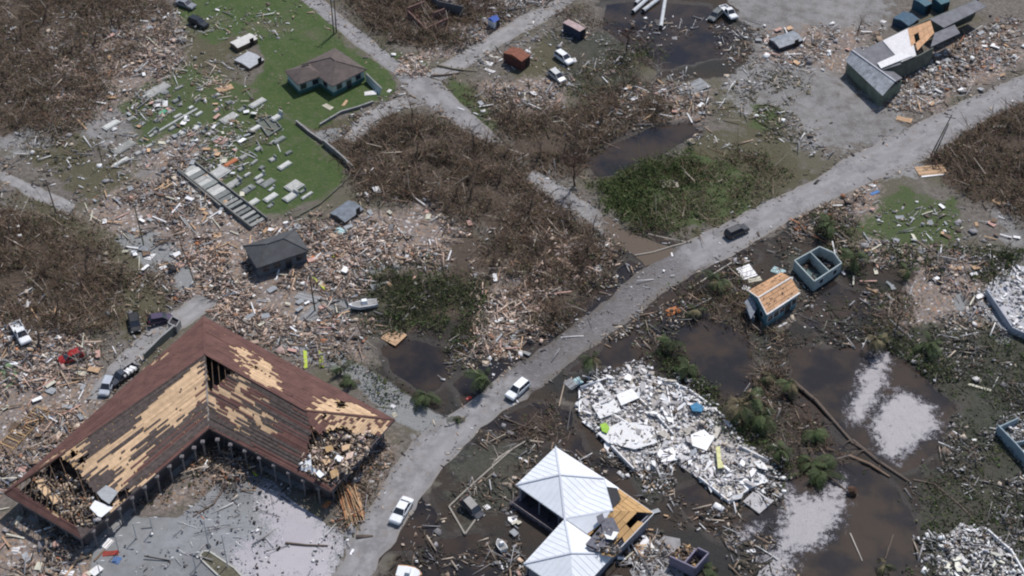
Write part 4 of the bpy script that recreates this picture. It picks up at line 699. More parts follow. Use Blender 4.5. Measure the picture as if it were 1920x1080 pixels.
for a, b in ((Wp, a1), (Np, a1), (Ep, a1), (Sp, a1), (W4, a4), (Sp, a4), (S3, a4), (Sp, a3)): m.beam(a + up * .6, b + up * .6, .3, .08)
m.build('ridge_cap', mat((.55, .57, .62), .5, .1, 2), wb, wb.location)
m = MB()
for a, b in ((Wp, Np), (Np, Ep), (Ep, E3), (E3, S3), (S3, S4), (W4, Sp), (Sp, Wp), (S4, W4)): m.beam(a - up * 1.1, b - up * 1.1, .08, .22)
m.build('fascia', M_WHT, wb, wb.location)
cm = (Wp + E3 + S4) / 3
def ins1(p, t=.9): d = (cm - p); d.z = 0; return p + d.normalized() * t
m = MB()
for a, b in ((Np, Ep), (Ep, E3), (E3, S3), (S3, S4), (Wp, Np)): wall_run(m, ins1(a), ins1(b), ZE - .2, .2)
dW = (Np - Wp).normalized() * 2.2; wall_run(m, Wp + dW, Sp + dW * .6, ZE - .2, .2); wall_run(m, W4 + (Sp - W4).normalized() * .9, Sp + dW * .6, ZE - .2, .2); wall_run(m, W4 + (S3 - S4) * 0 + Vector((.8, 0, 0)), S4, ZE - .2, .2)
m.build('wall', mat((.20, .20, .24), .8, .2, 1), wb, wb.location)
mp = MB()
for i in range(5):
    p = lerp(Wp, Sp, (i + .4) / 5); 
    mm = MB(); mm.box((0, 0, ZE / 2 - .1), (.2, .2, ZE - .25)); o = mm.build('post', M_DRK if i % 2 else mat((.25, .25, .3), .7), wb); o.location = Vector((p.x, p.y, 0)) - wb.location
m = MB(); e = (Sp - Wp).normalized(); pr = Vector((e.y, -e.x, 0)); pr = pr if pr.y < 0 else -pr; q0, q1 = Wp + pr * 1.6, Sp + pr * 1.4
m.slab([Vector((p.x, p.y, .5)) for p in (Wp - pr * 1.5, Sp - pr * 1.5, q1, q0)], .4); m.build('porch_deck', mat((.06, .05, .06), .8, .3, 1), wb, wb.location)
m = MB(); m.beam((q0.x, q0.y, 1.4), (q1.x, q1.y, 1.3), .08, .1); m.beam((q0.x, q0.y, .9), (q1.x, q1.y, .9), .06)
for i in range(9): p = lerp(q0, q1, i / 8); m.beam((p.x, p.y, .5), (p.x, p.y, 1.4), .08)
m.build('railing', mat((.28, .24, .25), .8), wb, wb.location)

# ---- two tone blue house with a bare plywood gable roof
ze = 3.5; Lf, Ff, Rf, Bf = ppx([(1403,545),(1438,590),(1500,549),(1465,510)], ze); g0, g1 = ppx([(1417,563),(1479,527)], ze + 1.0); bh = thing('blue_house', 'blue walled house under a stripped orange plywood gable roof', 'house', ((Lf + Rf) / 2).xy.to_3d())
g0 = (Lf + Ff) / 2 + Vector((0, 0, 1.1)); g1 = (Bf + Rf) / 2 + Vector((0, 0, 1.1)); OPL = mat((.50, .29, .16), .8, .2, 1.5, rnd=.12, name='orange_plywood')
for (a, b, r0, r1) in ((Ff, Rf, g0, g1), (Lf, Bf, g0, g1)):
    for r in range(4):
        n = 4
        for i in range(n):
            sh = .5 * (r % 2) / n; u0, u1 = max(0, i / n - sh), (i + 1) / n - (sh if i < n - 1 else 0)
            q = [bil(a, b, r0, r1, u0 + .004, r / 4 + .01), bil(a, b, r0, r1, u1 - .004, r / 4 + .01), bil(a, b, r0, r1, u1 - .004, (r + 1) / 4 - .01), bil(a, b, r0, r1, u0 + .004, (r + 1) / 4 - .01)]
            mm = MB(); mm.slab(q, .06); mm.build('plywood_sheet', OPL, bh, bh.location)
m = MB(); 
for k in range(26): 
    a_, b_, u_, v_ = (Ff, Rf, random.random(), random.random()) if k % 2 else (Lf, Bf, random.random(), random.random()); p = bil(a_, b_, g0, g1, u_ * .9 + .03, v_ * .9); m.slab([p + Vector((0, 0, .05)), p + (b_ - a_).normalized() * random.uniform(.2, .8) + Vector((0, 0, .05)), p + (b_ - a_).normalized() * .4 + (g0 - a_).normalized() * .25 + Vector((0, 0, .06))], .03)
tag(m.build('felt_scraps', M_DKS, bh, bh.location), kind='stuff')
m = MB(); m.beam(g0 + Vector((0, 0, .08)), g1 + Vector((0, 0, .08)), .25, .1); m.beam(Ff + Vector((0, 0, .02)), Rf + Vector((0, 0, .02)), .3, .12); m.beam(Lf + Vector((0, 0, .02)), g0 + Vector((0, 0, .05)), .2, .12); m.beam(Ff, g0 + Vector((0, 0, .05)), .2, .12); m.build('ridge_cap', mat((.62, .60, .58), .7), bh, bh.location)
BLU1 = mat((.13, .245, .28), .8, .2, 1, name='blue_wall'); cb = (Lf + Rf) / 2
ii = [p + (cb - p).normalized() * .45 for p in (Lf, Ff, Rf, Bf)]; m = MB()
for i in range(4): wall_run(m, ii[i], ii[(i + 1) % 4], ze - .1, .2)
for a, b, g_ in ((ii[0], ii[1], g0), (ii[2], ii[3], g1)): m.slab([a, b, lerp(a, b, .5) + Vector((0, 0, .95))], .1)
m.build('wall', BLU1, bh, bh.location)
pp = [P(1392,560,0), ii[0], ii[1]]; m = MB(); q = [P(1396,566,2.6), P(1410,552,2.9), P(1419,578,2.9), P(1408,598,2.5)]; m.slab(q, .12); m.build('porch_roof', mat((.2, .22, .25), .8, .3), bh, bh.location)
m = MB(); wall_run(m, P(1398,585,0), P(1412,612,0), 2.2, .15); wall_run(m, P(1398,585,0), ii[0].xy.to_3d(), 2.2, .15); m.build('porch_wall', mat((.16, .20, .24), .8, .3), bh, bh.location)
put_windows(bh, ii[1], ii[2], 5, 2.0, 1.2, 1.3, .14, door=3); put_windows(bh, ii[0], ii[1], 2, 2.0, 1.0, 1.1, .14)
# ---- roofless blue room
rr = ppx([(1490,488),(1527,527),(1578,493),(1564,474),(1537,462)], 2.4); rt = thing('roofless_room', 'roofless pale blue room with one cross wall beside the blue house', 'ruin', ((rr[0] + rr[2]) / 2).xy.to_3d()); PB = mat((.34, .385, .385), .85, .2, 1, name='pale_blue_wall')
m = MB()
for i in range(5): wall_run(m, rr[i], rr[(i + 1) % 5], 2.4, .22)
m.build('wall', PB, rt, rt.location); m = MB(); wall_run(m, lerp(rr[4], rr[0], .38), lerp(rr[1], rr[2], .55), 2.38, .16); m.build('cross_wall', PB, rt, rt.location)
m = MB(); m.slab([Vector((p.x, p.y, .14)) for p in rr], .2); m.build('floor_slab', mat((.11, .17, .17), .8, .5, .6), rt, rt.location)
heap_part(rt, 'room_rubble', [(1495,500),(1527,535),(1570,505),(1537,480)], .2, .7, 60, ((GRY, 3), (DRK, 4), (BRN, 2), (WHT, .6)), .4, 0)
put_windows(rt, rr[1], rr[2], 2, 1.4, 1.0, 1.0, .13)
LM_ = [('the dark grey house', 518, 478), ('the tomb row', 420, 370), ('the white boat on the mud', 681, 575), ('the red crushed car', 132, 668), ('the white pickup truck', 40, 626), ('the fallen slatted roof frame', 42, 805), ('the silver hatchback', 200, 723), ('the blue tarpaulin hut', 926, 38), ('the rust red shed', 968, 106), ('the pink roofed container', 1075, 50), ('the road crossing', 790, 160),
 ('the warehouse gable', 1640, 140), ('the orange plywood on the warehouse', 1730, 68), ('the grey crumpled shed', 1474, 80), ('the leaning road pole', 1745, 290), ('the ochre collapsed roof', 1745, 322), ('the roofless blue room', 1535, 500), ('the blue house', 1450, 565), ('the long grey slab', 1862, 590), ('the white squares in the tan wreckage', 1124, 490), ('the upper pond', 1200, 280),
 ('the brown roofed house', 615, 130), ('the lowest lawn tip', 540, 400), ('the big cemetery double tomb', 408, 330), ('the chained grave plot', 504, 243), ('the orange sheet in the graveyard', 413, 265), ('the narrow left lane', 100, 385), ('the pale slab by the wreckage', 290, 490), ('the hall corner by the road', 620, 930), ('the left end of the hall', 60, 960), ('the white roofed building', 1100, 950), ('the roofless hut', 1290, 1050), ('the two wrecked cars on bare ground', 1355, 26), ('the black wrecked car on the lawn', 372, 42), ('the brick ruin', 800, 45), ('the silted road mouth', 1200, 470), ('the cream crate lid in the field', 1254, 346), ('the lone pole in the olive field', 193, 300), ('the white box by the track', 172, 172), ('the top left corner', 20, 20), ('the blue grey fallen roof', 650, 405), ('the slatted pond frame', 738, 633)]
USED = set()
def where(x, y, head, z=0):
    px, py = proj((x, y, z)); best = sorted(LM_, key=lambda l: (l[1] - px) ** 2 + (l[2] - py) ** 2)
    for hd in (head, 'slightly askew ' + head, 'half buried ' + head)[:1]:
        for lm_, lx_, ly_ in best[:3]:
            dx, dy = px - lx_, py - ly_; k = int(round(math.degrees(math.atan2(-dy, dx)) / 22.5)) % 16
            D16 = ['right of', 'right and slightly above', 'upper right of', 'above and slightly right of', 'above', 'above and slightly left of', 'upper left of', 'left and slightly above', 'left of', 'left and slightly below', 'lower left of', 'below and slightly left of', 'below', 'below and slightly right of', 'lower right of', 'right and slightly below']
            d = math.hypot(dx, dy); dist = 'touching distance ' if d < 28 else 'just ' if d < 55 else '' if d < 95 else 'some way ' if d < 150 else 'far '
            t = hd + ', ' + dist.replace('touching distance ', 'close by, ') + D16[k] + ' ' + lm_
            if t not in USED and len(t.split()) <= 16: USED.add(t); return t
    return head + ', ' + 'near ' + best[0][0]
# ================================================================ RUINS
def irregular(r, n, rng_, flat=.12):
    ang = sorted(rng_.uniform(0, 6.28) for _ in range(n)); return [Vector((math.cos(a) * r * rng_.uniform(.7, 1.15), math.sin(a) * r * rng_.uniform(.55, 1.0), 0)) for a in ang]
CHM = {}
def chunk_mesh(kind, material, k):
    key = (kind, material.name, k)
    if key not in CHM:
        rg = random.Random(hash(kind) % 999 + k if False else len(kind) * 31 + k); mm = MB()
        a0 = rg.uniform(0, 1); pts = [Vector((x * rg.uniform(.75, 1), y * rg.uniform(.6, 1), 0)) for x, y in ((-1, -.6), (0.1, -.7), (1, -.5), (.9, .6), (-.2, .7), (-.95, .5))][: 6 if k % 3 else 5]
        mm.slab([p * .5 for p in pts], .12 if kind != 'board' else .06); o = mm.build(kind, material); CHM[key] = o.data; bpy.data.objects.remove(o)
    return CHM[key]
def ruin(name, label, outline, z, slabm, chunkm, nch, nst, pal, walls=(), wh=.9, hz=.9, seed=0, wallm=None, grp=None, cw=(.7, 2.4), ccat='ruin', chname='wall_chunk'):
    p = PW(outline); c = p.mean(0); t = thing(name, label, ccat, (c[0], c[1], 0), 0, grp); rg = random.Random(seed)
    mm = MB(); mm.slab([Vector((a, b, z)) for a, b in p], .45); mm.build('floor_slab', slabm, t, t.location)
    for a, b, h in walls: mm = MB(); wall_run(mm, P(*a), P(*b), h, .22, z); mm.build('wall', wallm or chunkm[0], t, t.location)
    lo, hi = p.min(0), p.max(0); k = 0; tries = 0
    while k < nch and tries < nch * 30:
        tries += 1; x, y = rg.uniform(lo[0], hi[0]), rg.uniform(lo[1], hi[1])
        if not inpoly(np.array(x), np.array(y), p): continue
        if vnoise(np.array(x), np.array(y), 3, seed) < .35 and rg.random() < .6: continue
        o = bpy.data.objects.new(chname, chunk_mesh('chunk', rg.choice(chunkm), k % 7)); COL.objects.link(o); o.parent = t; s_ = rg.uniform(*cw) * rg.uniform(.6, 1)
        o.location = (x - c[0], y - c[1], z + .12 + rg.random() ** 2 * hz * float(vnoise(np.array(x), np.array(y), 4, seed + 3) + .3)); o.scale = (s_, s_ * rg.uniform(.35, .9), 1.2); o.rotation_euler = (rg.gauss(0, .2), rg.gauss(0, .2), rg.uniform(0, 6.28)); k += 1
    if nst: heap_part(t, 'small_rubble', outline, z, z + hz * .8, nst, pal, .32, 0, seed)
    return t
WHC = [mat((.76, .75, .745), .7, .16, 2, rnd=.12, name='white_plaster'), mat((.62, .60, .60), .8, .15, 2, rnd=.2, name='dusty_plaster'), mat((.40, .38, .38), .85, .2, 2, rnd=.2, name='grey_block')]
WPAL = (((.78, .77, .77), 5), ((.5, .48, .47), 5), ((.42, .37, .32), 3), (GRY, 3), (DRK, 1.3), (TAN, .5), (BRN, .6))
OUT = [(1084,731),(1148,712),(1201,687),(1232,712),(1290,734),(1334,767),(1354,781),(1398,837),(1443,868),(1440,908),(1404,922),(1368,948),(1309,900),(1262,868),(1190,889),(1146,842),(1120,817),(1084,781)]
cr = ruin('collapsed_house', 'large collapsed house of dazzling white wall chunks piled on its slab', OUT, .35, mat((.46, .43, .41), .9, .5, .5), WHC[:1] + WHC + [mat((.50, .46, .40), .85, .25, 2, rnd=.2)], 290, 1700, WPAL,
     [((1088,734),(1146,714),.8), ((1232,714),(1288,735),.6), ((1292,737),(1332,766),.6), ((1338,772),(1352,783),.5), ((1086,740),(1086,780),.7), ((1146,843),(1188,886),.7), ((1310,900),(1366,945),.5), ((1180,735),(1222,775),.5), ((1225,778),(1262,820),.6), ((1385,842),(1440,870),.6), ((1370,944),(1402,924),.5), ((1250,730),(1262,800),.35), ((1130,770),(1180,800),.4)], hz=.95, seed=4, cw=(1.0, 3.4))
for q, z in (([(1120,812),(1165,790),(1225,800),(1232,830),(1190,842),(1140,830)], .95), ([(1155,740),(1185,728),(1200,745),(1165,760)], 1.1), ([(1295,815),(1320,805),(1338,822),(1325,845),(1298,835)], 1.1), ([(1110,760),(1150,745),(1165,770),(1125,785)], .9), ([(1385,900),(1425,890),(1432,905),(1400,918)], .7), ([(1230,845),(1262,838),(1270,862),(1240,866)], .8)):
    sheet(cr, 'white_slab', q, z, WHC[0], .12)
for (nm, lb, q, z, m_, ct) in (('mattress', 'bright blue mattress lying in the white rubble of the collapsed house', [(1294,760),(1306,754),(1320,763),(1316,772),(1298,770)], 1.35, mat((.06, .20, .34), .8, .2), 'mattress'),
      ('lime_board', 'lime green panel at the lower left of the white collapsed house', [(1125,796),(1136,792),(1143,802),(1138,812),(1129,808)], 1.3, mat((.30, .5, .06), .7, .2), 'panel'), ('insulation_strip', 'pale yellow strip standing out in the lower right of the white rubble', [(1342,838),(1350,836),(1352,862),(1358,876),(1346,878)], 1.3, mat((.62, .6, .3), .8, .2), 'insulation')):
    t = thing(name := nm, lb, ct, P(q[0][0], q[0][1], z)); sheet(t, 'padding' if nm == 'mattress' else 'face', q, z, m_, .18); sheet(t, 'edge', [((a + q[0][0]) / 2 + 1, (b + q[0][1]) / 2 + 1) for a, b in q], z + .03, m_, .05)
t = thing('concrete_slab', 'loose grey concrete slab off the lower right end of the white collapsed house', 'slab', P(1420,940,0)); sheet(t, 'slab', [(1393,940),(1412,922),(1452,938),(1424,963)], [.5, .6, .3, .25], WHC[2], .2); m = MB(); m.beam(P(1393,940,.52), P(1424,963,.27), .12); m.build('edge_beam', M_CONC, t, t.location)
ruin('collapsed_house', 'white collapsed house cut off by the right edge beside a grey slab', [(1846,553),(1872,515),(1905,503),(1990,500),(1990,640),(1935,645),(1893,626)], .5, mat((.42, .42, .44), .9, .2, .5), WHC[:2], 70, 500, WPAL, [((1846,556),(1893,626),1.4), ((1893,626),(1935,645),1.2)], seed=7, wallm=mat((.33, .35, .40), .8, .2, 1), hz=1.1)
ruin('collapsed_house', 'cream and white collapsed house in the lower right corner', [(1768,1010),(1800,985),(1848,992),(1895,1035),(1935,1110),(1800,1120),(1762,1060)], .3, mat((.35, .35, .34), .9, .3, .5), WHC + [mat((.68, .66, .56), .8, .1, 2)], 90, 600, WPAL, [((1850,1000),(1895,1040),.7), ((1895,1040),(1930,1100),.7)], seed=9)
gr = ruin('roofless_building', 'pale grey flat building shell at the right edge above the dark green field', [(1866,815),(1905,797),(1990,800),(1990,905),(1925,885)], .3, mat((.30, .31, .31), .9, .25, .5), WHC[1:], 40, 160, ((GRY, 5), (WHT, 2), (DRK, 2)), [((1866,815),(1900,850),2.0), ((1900,850),(1935,890),2.0), ((1866,815),(1905,797),1.4), ((1898,842),(1950,830),1.2)], seed=11, wallm=mat((.25, .31, .35), .8, .2, 1), hz=.8)
ruin('brick_ruin', 'roofless ruin with pinkish brick walls at the top edge by the road', [(765,33),(796,21),(812,44),(834,36),(838,50),(800,68),(775,52)], .3, mat((.24, .13, .11), .9, .4, .8), [mat((.30, .15, .13), .9, .3, 2, rnd=.3), WHC[2]], 40, 400, ((PNK, 3), (BRN, 3), (GRY, 2), (WHT, .5), (DRK, 2)), [((765,33),(796,21),2.2), ((765,33),(800,68),1.6), ((800,68),(838,50),1.8), ((812,44),(834,36),2.4)], seed=13, wallm=mat((.22, .13, .11), .9, .3, 1), hz=.7)
ruin('flattened_house', 'dark grey flattened house at the top edge right of the brick ruin', [(800,-20),(900,-25),(900,22),(870,34),(820,24)], .8, M_DKS, [WHC[2], mat((.14, .14, .15), .9, .3, 2, rnd=.3)], 50, 260, ((GRY, 5), (DRK, 4), (WHT, 1.2)), [((800,0),(822,24),2.2), ((822,24),(868,34),2.2)], seed=15, wallm=mat((.10, .10, .11), .9, .3), hz=.9)
ruin('flattened_house', 'white and brown flattened house at the top edge left of the lane', [(890,-30),(990,-30),(985,15),(930,28),(895,15)], .3, M_CONC, WHC[:2] + [M_WOODD], 40, 300, ((WHT, 4), (BRN, 3), (TAN, 2)), seed=16)
bx = ruin('roofless_hut', 'small roofless hut with a lilac wall and debris inside at the bottom edge', [(1252,1048),(1301,1070),(1326,1042),(1280,1022)], .3, mat((.12, .09, .06), .9, .4, .8), [M_WOODD, M_TAN2], 14, 160, ((BRN, 4), (TAN, 2), (WHT, 1), (DRK, 2)), [((1254,1062),(1301,1084),2.2), ((1301,1084),(1326,1056),2.2), ((1326,1056),(1306,1046),2.2), ((1280,1073),(1304,1045),1.8)], seed=17, wallm=mat((.20, .18, .24), .8, .2, 1), hz=.7)
t = thing('terrace', 'bright white sheet covered terrace right of the stripped plywood roof', 'terrace', P(1210,1035,0)); sheet(t, 'floor_slab', [(1180,1070),(1245,1004),(1275,1010),(1285,1110),(1200,1110)], .3, mat((.26, .25, .25), .9, .3, .5), .3); sheet(t, 'white_sheet', [(1186,1053),(1200,1018),(1210,1003),(1228,1026),(1247,1006),(1244,1010),(1193,1062)], .42, WHC[0], .06); m = MB(); m.beam(P(1200,1066,.4), P(1247,1008,.4), .12, .2); m.build('kerb', M_CONC, t, t.location)
heap_part(t, 'small_rubble', [(1186,1053),(1200,1020),(1220,1040),(1195,1062)], .4, .6, 40, ((GRY, 3), (DRK, 3), (TAN, 2)), .3, .3)
# ---- warehouse at the upper right
wt = thing('warehouse', 'long warehouse with grey, white and orange stripped roof at the upper right', 'warehouse', P(1680,110,0)); DG = mat((.15, .15, .165), .75, .3, .7, name='grey_roof'); LG = mat((.26, .275, .30), .7, .45, .7, name='pale_metal')
sheet(wt, 'roof_panel', [(1604,100),(1655,76),(1690,120),(1652,132)], 4.6, DG, .15); sheet(wt, 'roof_panel', [(1655,76),(1705,52),(1718,104),(1690,116)], 4.75, WHC[1], .12); sheet(wt, 'roof_panel', [(1645,118),(1690,98),(1712,104),(1652,128)], 4.95, WHC[0], .06)
n = 0
for i in range(5):
    for j in range(3):
        a = [lerp(Vector(u), Vector(v), w_) for u, v, w_ in (((1702,54),(1745,38),i/5), ((1702,54),(1745,38),(i+.97)/5), ((1712,104),(1752,62),(i+.97)/5), ((1712,104),(1752,62),i/5))]
        q = [lerp(a[0], a[3], j/3), lerp(a[1], a[2], j/3), lerp(a[1], a[2], (j+.96)/3), lerp(a[0], a[3], (j+.96)/3)]
        if (i, j) in ((1, 1), (0, 2)): continue
        sheet(wt, 'plywood_sheet', [tuple(x) for x in q], 4.8, OPL, .06)
sheet(wt, 'roof_panel', [(1743,36),(1830,0),(1850,12),(1770,52)], 4.6, DG, .12); sheet(wt, 'roof_panel', [(1752,62),(1790,46),(1800,62),(1745,88)], 4.5, DG, .12)
m = MB(); z = 4.5
for a, b in (((1652,133),(1712,108)), ((1712,108),(1750,88)), ((1604,100),(1705,50)), ((1705,50),(1835,-4))): wall_run(m, P(*a, z), P(*b, z), z - .2, .25)
m.build('wall', mat((.12, .13, .11), .85, .4, .6), wt, wt.location)
a0, a1_, b0, b1 = P(1597,94,4.6), P(1679,153,4.6), P(1585,114,3.3), P(1655,180,3.3); c0, c1 = P(1610,88,3.6), P(1692,146,3.6)
for i in range(9):
    u0, u1 = i / 9, (i + .97) / 9; mm = MB(); mm.slab([lerp(b0, b1, u0), lerp(b0, b1, u1), lerp(a0, a1_, u1), lerp(a0, a1_, u0)], .07); mm.build('roof_panel', LG, wt, wt.location)
mm = MB(); mm.slab([c0, c1, a1_, a0], .07); mm.build('roof_panel', DG, wt, wt.location); m = MB(); m.beam(a0 + up * .6, a1_ + up * .6, .3, .1); m.build('ridge_cap', mat((.4, .4, .43), .6), wt, wt.location)
m = MB(); wall_run(m, b0 + Vector((.6, .4, 0)), b1 + Vector((0, .8, 0)), 3.0, .2); wall_run(m, b1 + Vector((0, .8, 0)), c1, 3.0, .2); wall_run(m, b0 + Vector((.6, .4, 0)), c0, 3.0, .2); m.build('wall', mat((.16, .18, .14), .85, .4, .5), wt, wt.location)
heap_part(wt, 'fallen_rubble', [(1700,125),(1780,95),(1830,60),(1840,120),(1760,180),(1700,180)], .1, .9, 420, ((WHT, 3), (TAN, 3), (GRY, 3), (BRN, 2), (ORG, .4)), .7, 0, 8)
# ---- sheds, containers
def box_hut(name, label, cat, top, h, roofm, wallm, rise=.5, ribs=0):
    c, lx, ly, a = rect3(*top, h); t = thing(name, label, cat, (c.x, c.y, 0), a); m = MB(); m.box((0, 0, h / 2), (lx - .1, ly - .1, h - .02)); m.build('body', wallm, t); m = MB(); hx, hy = lx / 2, ly / 2
    m.faces([(-hx, -hy, h), (hx, -hy, h), (hx, hy, h), (-hx, hy, h), (-hx, 0, h + rise), (hx, 0, h + rise)], [(0, 1, 5, 4), (2, 3, 4, 5), (1, 2, 5), (3, 0, 4), (3, 2, 1, 0)]); m.build('roof', roofm, t)
    mm = MB(); mm.box((lx * .2, -ly / 2 - .03, 1.0), (1.0, .08, 2.0)); mm.build('door', M_DRK, t)
    if ribs:
        m = MB(); [m.box((-hx + lx * (i + .5) / ribs, -hy + .02, h / 2), (.1, .08, h - .2)) for i in range(ribs)]; tag(m.build('ribs', wallm, t), kind='stuff')
    return t
RBR = mat((.20, .075, .045), .8, .4, 1.2, name='rusty_red'); box_hut('shed', 'rust red shed beside the upper lane', 'shed', ((944,99),(978,116),(994,104)), 2.5, RBR, mat((.09, .035, .03), .85, .3), .6)
box_hut('storage_container', 'dark blue container with a faded pink roof among trees', 'container', ((1053,43),(1088,58),(1100,52)), 2.5, mat((.40, .30, .29), .8, .3, 1), mat((.035, .045, .075), .7, .3), .1, 8)
box_hut('tarp_hut', 'little hut under a bright blue tarpaulin by the top lane', 'hut', ((913,36),(926,42),(938,36)), 2.0, mat((.04, .10, .38), .6, .2), WHC[0], .6)
box_hut('blue_truck_body', 'left one of the teal blue truck bodies at the top right edge', 'truck body', ((1712,-2),(1735,12),(1748,6)), 2.6, mat((.03, .10, .14), .6, .3), mat((.025, .08, .12), .6, .3), .15, 7); box_hut('blue_truck_body', 'right one of the teal blue truck bodies at the top right edge', 'truck body', ((1752,-4),(1764,10),(1778,2)), 2.8, mat((.02, .10, .13), .6, .3), mat((.02, .07, .10), .6, .3), .15, 4)
box_hut('blue_tank', 'dark blue tank body behind the warehouse roof', 'tank', ((1676,34),(1704,50),(1722,36)), 1.8, mat((.05, .10, .15), .7, .35), mat((.03, .06, .10), .6, .3), .5, 5)
t = box_hut('collapsed_carport', 'low grey metal roof on the ground left of the small lawn house', 'shelter', ((442,112),(468,130),(492,112)), .9, mat((.38, .39, .41), .7, .2), M_WOODD, .3); box_hut('collapsed_carport', 'long white metal roof leaning at the lawn edge above the grey one', 'shelter', ((434,80),(446,92),(480,72)), 1.2, mat((.55, .53, .5), .7, .2), M_WOODD, .25)
box_hut('fallen_roof', 'blue grey fallen roof near the ruined boat shed above the dark grey house', 'roof', ((628,400),(648,422),(672,392)), .8, mat((.16, .18, .21), .7, .4, 1.2), M_WOODD, .5)
box_hut('metal_shed', 'crumpled grey metal shed lying on the bare ground near the top', 'shed', ((1444,74),(1462,92),(1504,74)), 1.3, mat((.22, .24, .27), .6, .4, 1), mat((.05, .05, .06), .7), .5, 8)
# ================================================================ PIPES, POLES, WALLS
def pipe(label, a, b, r, grp='concrete culvert pipes at the top edge'):
    A_ = P(*a, r); B_ = P(*b, r); t = thing('culvert_pipe', label, 'pipe', ((A_ + B_) / 2).xy.to_3d(), 0, grp); m = MB(); m.tube([A_, B_], r, 14, cap=False); m.build('barrel', mat((.50, .51, .52), .7, .2, 1), t, t.location)
    m = MB(); d = (B_ - A_).normalized(); m.tube([B_ - d * .3, B_ + d * .1], r * 1.12, 14, cap=False); m.build('collar', mat((.40, .41, .42), .7, .2, 1), t, t.location); m = MB(); m.tube([A_ + d * .05, B_ - d * .05], r * .86, 12, cap=True); m.build('dark_bore', M_DRK, t, t.location)
pipe('leftmost whitish culvert pipe of the top edge bundle', (1225,-12), (1187,22), .45); pipe('whitish culvert pipe second from the left in the top edge bundle', (1212,-14), (1192,6), .4); pipe('greyish culvert pipe third from the left in the top edge bundle', (1243,-8), (1206,20), .45); pipe('lone pale pipe pointing straight down from the top edge', (1250,-20), (1239,50), .4, None)
M_PLE = mat((.10, .085, .07), .85, .3, 2, name='pole_wood'); M_LMP = mat((.45, .45, .46), .5, .1, name='galvanised')
def pole(base, h, label, lean=(0, 0), cross=True, m_=M_PLE, r=.14, grp=None):
    b = P(*base); t = thing('utility_pole', label, 'pole', b, 0, grp); m = MB(); top = Vector((lean[0], lean[1], h)); m.tube([(0, 0, -.1), tuple(top * .5), tuple(top)], [r, r * .85, r * .65], 8); m.build('pole', m_, t)
    if cross: m = MB(); c_ = top * .93; m.beam(c_ + Vector((-.9, .3, 0)), c_ + Vector((.9, -.3, 0)), .12); m.build('cross_arm', m_, t); m = MB(); [m.tube([c_ + Vector((s * .8, -s * .27, .05)), c_ + Vector((s * .8, -s * .27, .25))], .05, 6) for s in (-1, 1)]; m.build('insulators', M_LMP, t)
pole((106,402), 8.0, 'dark leaning pole beside the narrow lane at the left', (-.5, .3)); pole((591,584), 9.0, 'dark pole rising from the wreckage above the hall roof', (-.3, 0)); pole((626,64), 9.5, 'left pole of the pair by the top road', (0, 0)); pole((631,62), 9.0, 'right pole of the pair by the top road', (.1, 0), False)
pole((1745,292), 9.5, 'pole leaning right beside the wide main road', (2.4, .4)); pole((1752,290), 7, 'shorter pole leaning right beside the main road pole', (1.6, .6), False); pole((270,462), 9.5, 'olive pole standing at the edge of the pale slab', (-.2, 0), False, mat((.16, .14, .07), .8)); pole((366,534), 11, 'thin pole leaning left over the orange wreckage', (-1.6, .8), False, r=.1)
pole((193,312), 6, 'thin pole in the olive field left of the graves', (0, 0), False, r=.09); pole((1320,208), 5, 'broken short pole beside the upper bare ground', (.5, 0), False, r=.1)
def lamp(base, h, label, arm=.9):
    t = thing('lamp_post', label, 'lamp post', P(*base), 0, 'lamp posts on the parking lot'); m = MB(); m.tube([(0, 0, 0), (0, 0, h)], [.09, .06], 8); m.build('post', M_LMP, t); m = MB(); m.box((0, 0, .1), (.4, .4, .22)); m.build('footing', M_CONC, t)
    m = MB(); m.beam((0, 0, h), (arm, 0, h + .15), .07); m.box((arm, 0, h + .12), (.5, .2, .12)); m.build('lamp_head', M_LMP, t)
for b, h, l in (((394,1036), 7.5, 'tall lamp post standing at the round end of the island'), ((427,1062), 7.5, 'tall lamp post right of the island'), ((223,1034), 3.6, 'short post by the red panel on the lot'), ((256,1010), 3.6, 'short post near the hall corner, second from the left'), ((287,998), 3.4, 'short post below the leaf heap'), ((368,1072), 4.5, 'lamp post at the bottom edge left of the island'), ((189,1080), 3.5, 'leftmost post at the bottom edge'), ((155,1085), 3.5, 'bottom edge post left of the blue tarp')): lamp(b, h, l)
def low_wall(name, label, pts, h, m_, cat='wall', cope=True, th=.22):
    W2 = [P(*q) for q in pts]; t = thing(name, label, cat, W2[0]); m = MB(); [wall_run(m, W2[i], W2[i + 1], h, th) for i in range(len(W2) - 1)]; m.build('wall_body', m_, t, t.location)
    if cope: m = MB(); [m.beam((W2[i].x, W2[i].y, h + .04), (W2[i + 1].x, W2[i + 1].y, h + .04), th + .1, .08) for i in range(len(W2) - 1)]; m.build('coping', M_CONC, t, t.location)
    return t
GWA = mat((.20, .195, .18), .9, .3, 1); low_wall('boundary_wall', 'low grey wall at the right tip of the cemetery lawn', [(607,272),(640,300),(662,321)], 1.3, GWA); low_wall('boundary_wall', 'low wall curving below the brown roofed house yard', [(600,238),(640,214),(672,205),(700,195)], .7, GWA); low_wall('boundary_wall', 'broken low wall between the two lawns', [(556,232),(580,252),(606,270)], .8, mat((.24, .18, .16), .9, .3))
low_wall('boundary_wall', 'mossy wall along the lower right side of the cemetery', [(662,324),(640,350),(600,385),(555,410)], .5, mat((.12, .12, .09), .9, .3), cope=False)
cw = low_wall('court_wall', 'pale wall with a square box behind the hall roof', [(272,676),(303,645),(330,622)], 1.6, mat((.24, .245, .21), .9, .15), th=.3); m = MB(); q = [P(a, b) - cw.location for a, b in ((318,618),(326,606),(340,613),(332,626))]
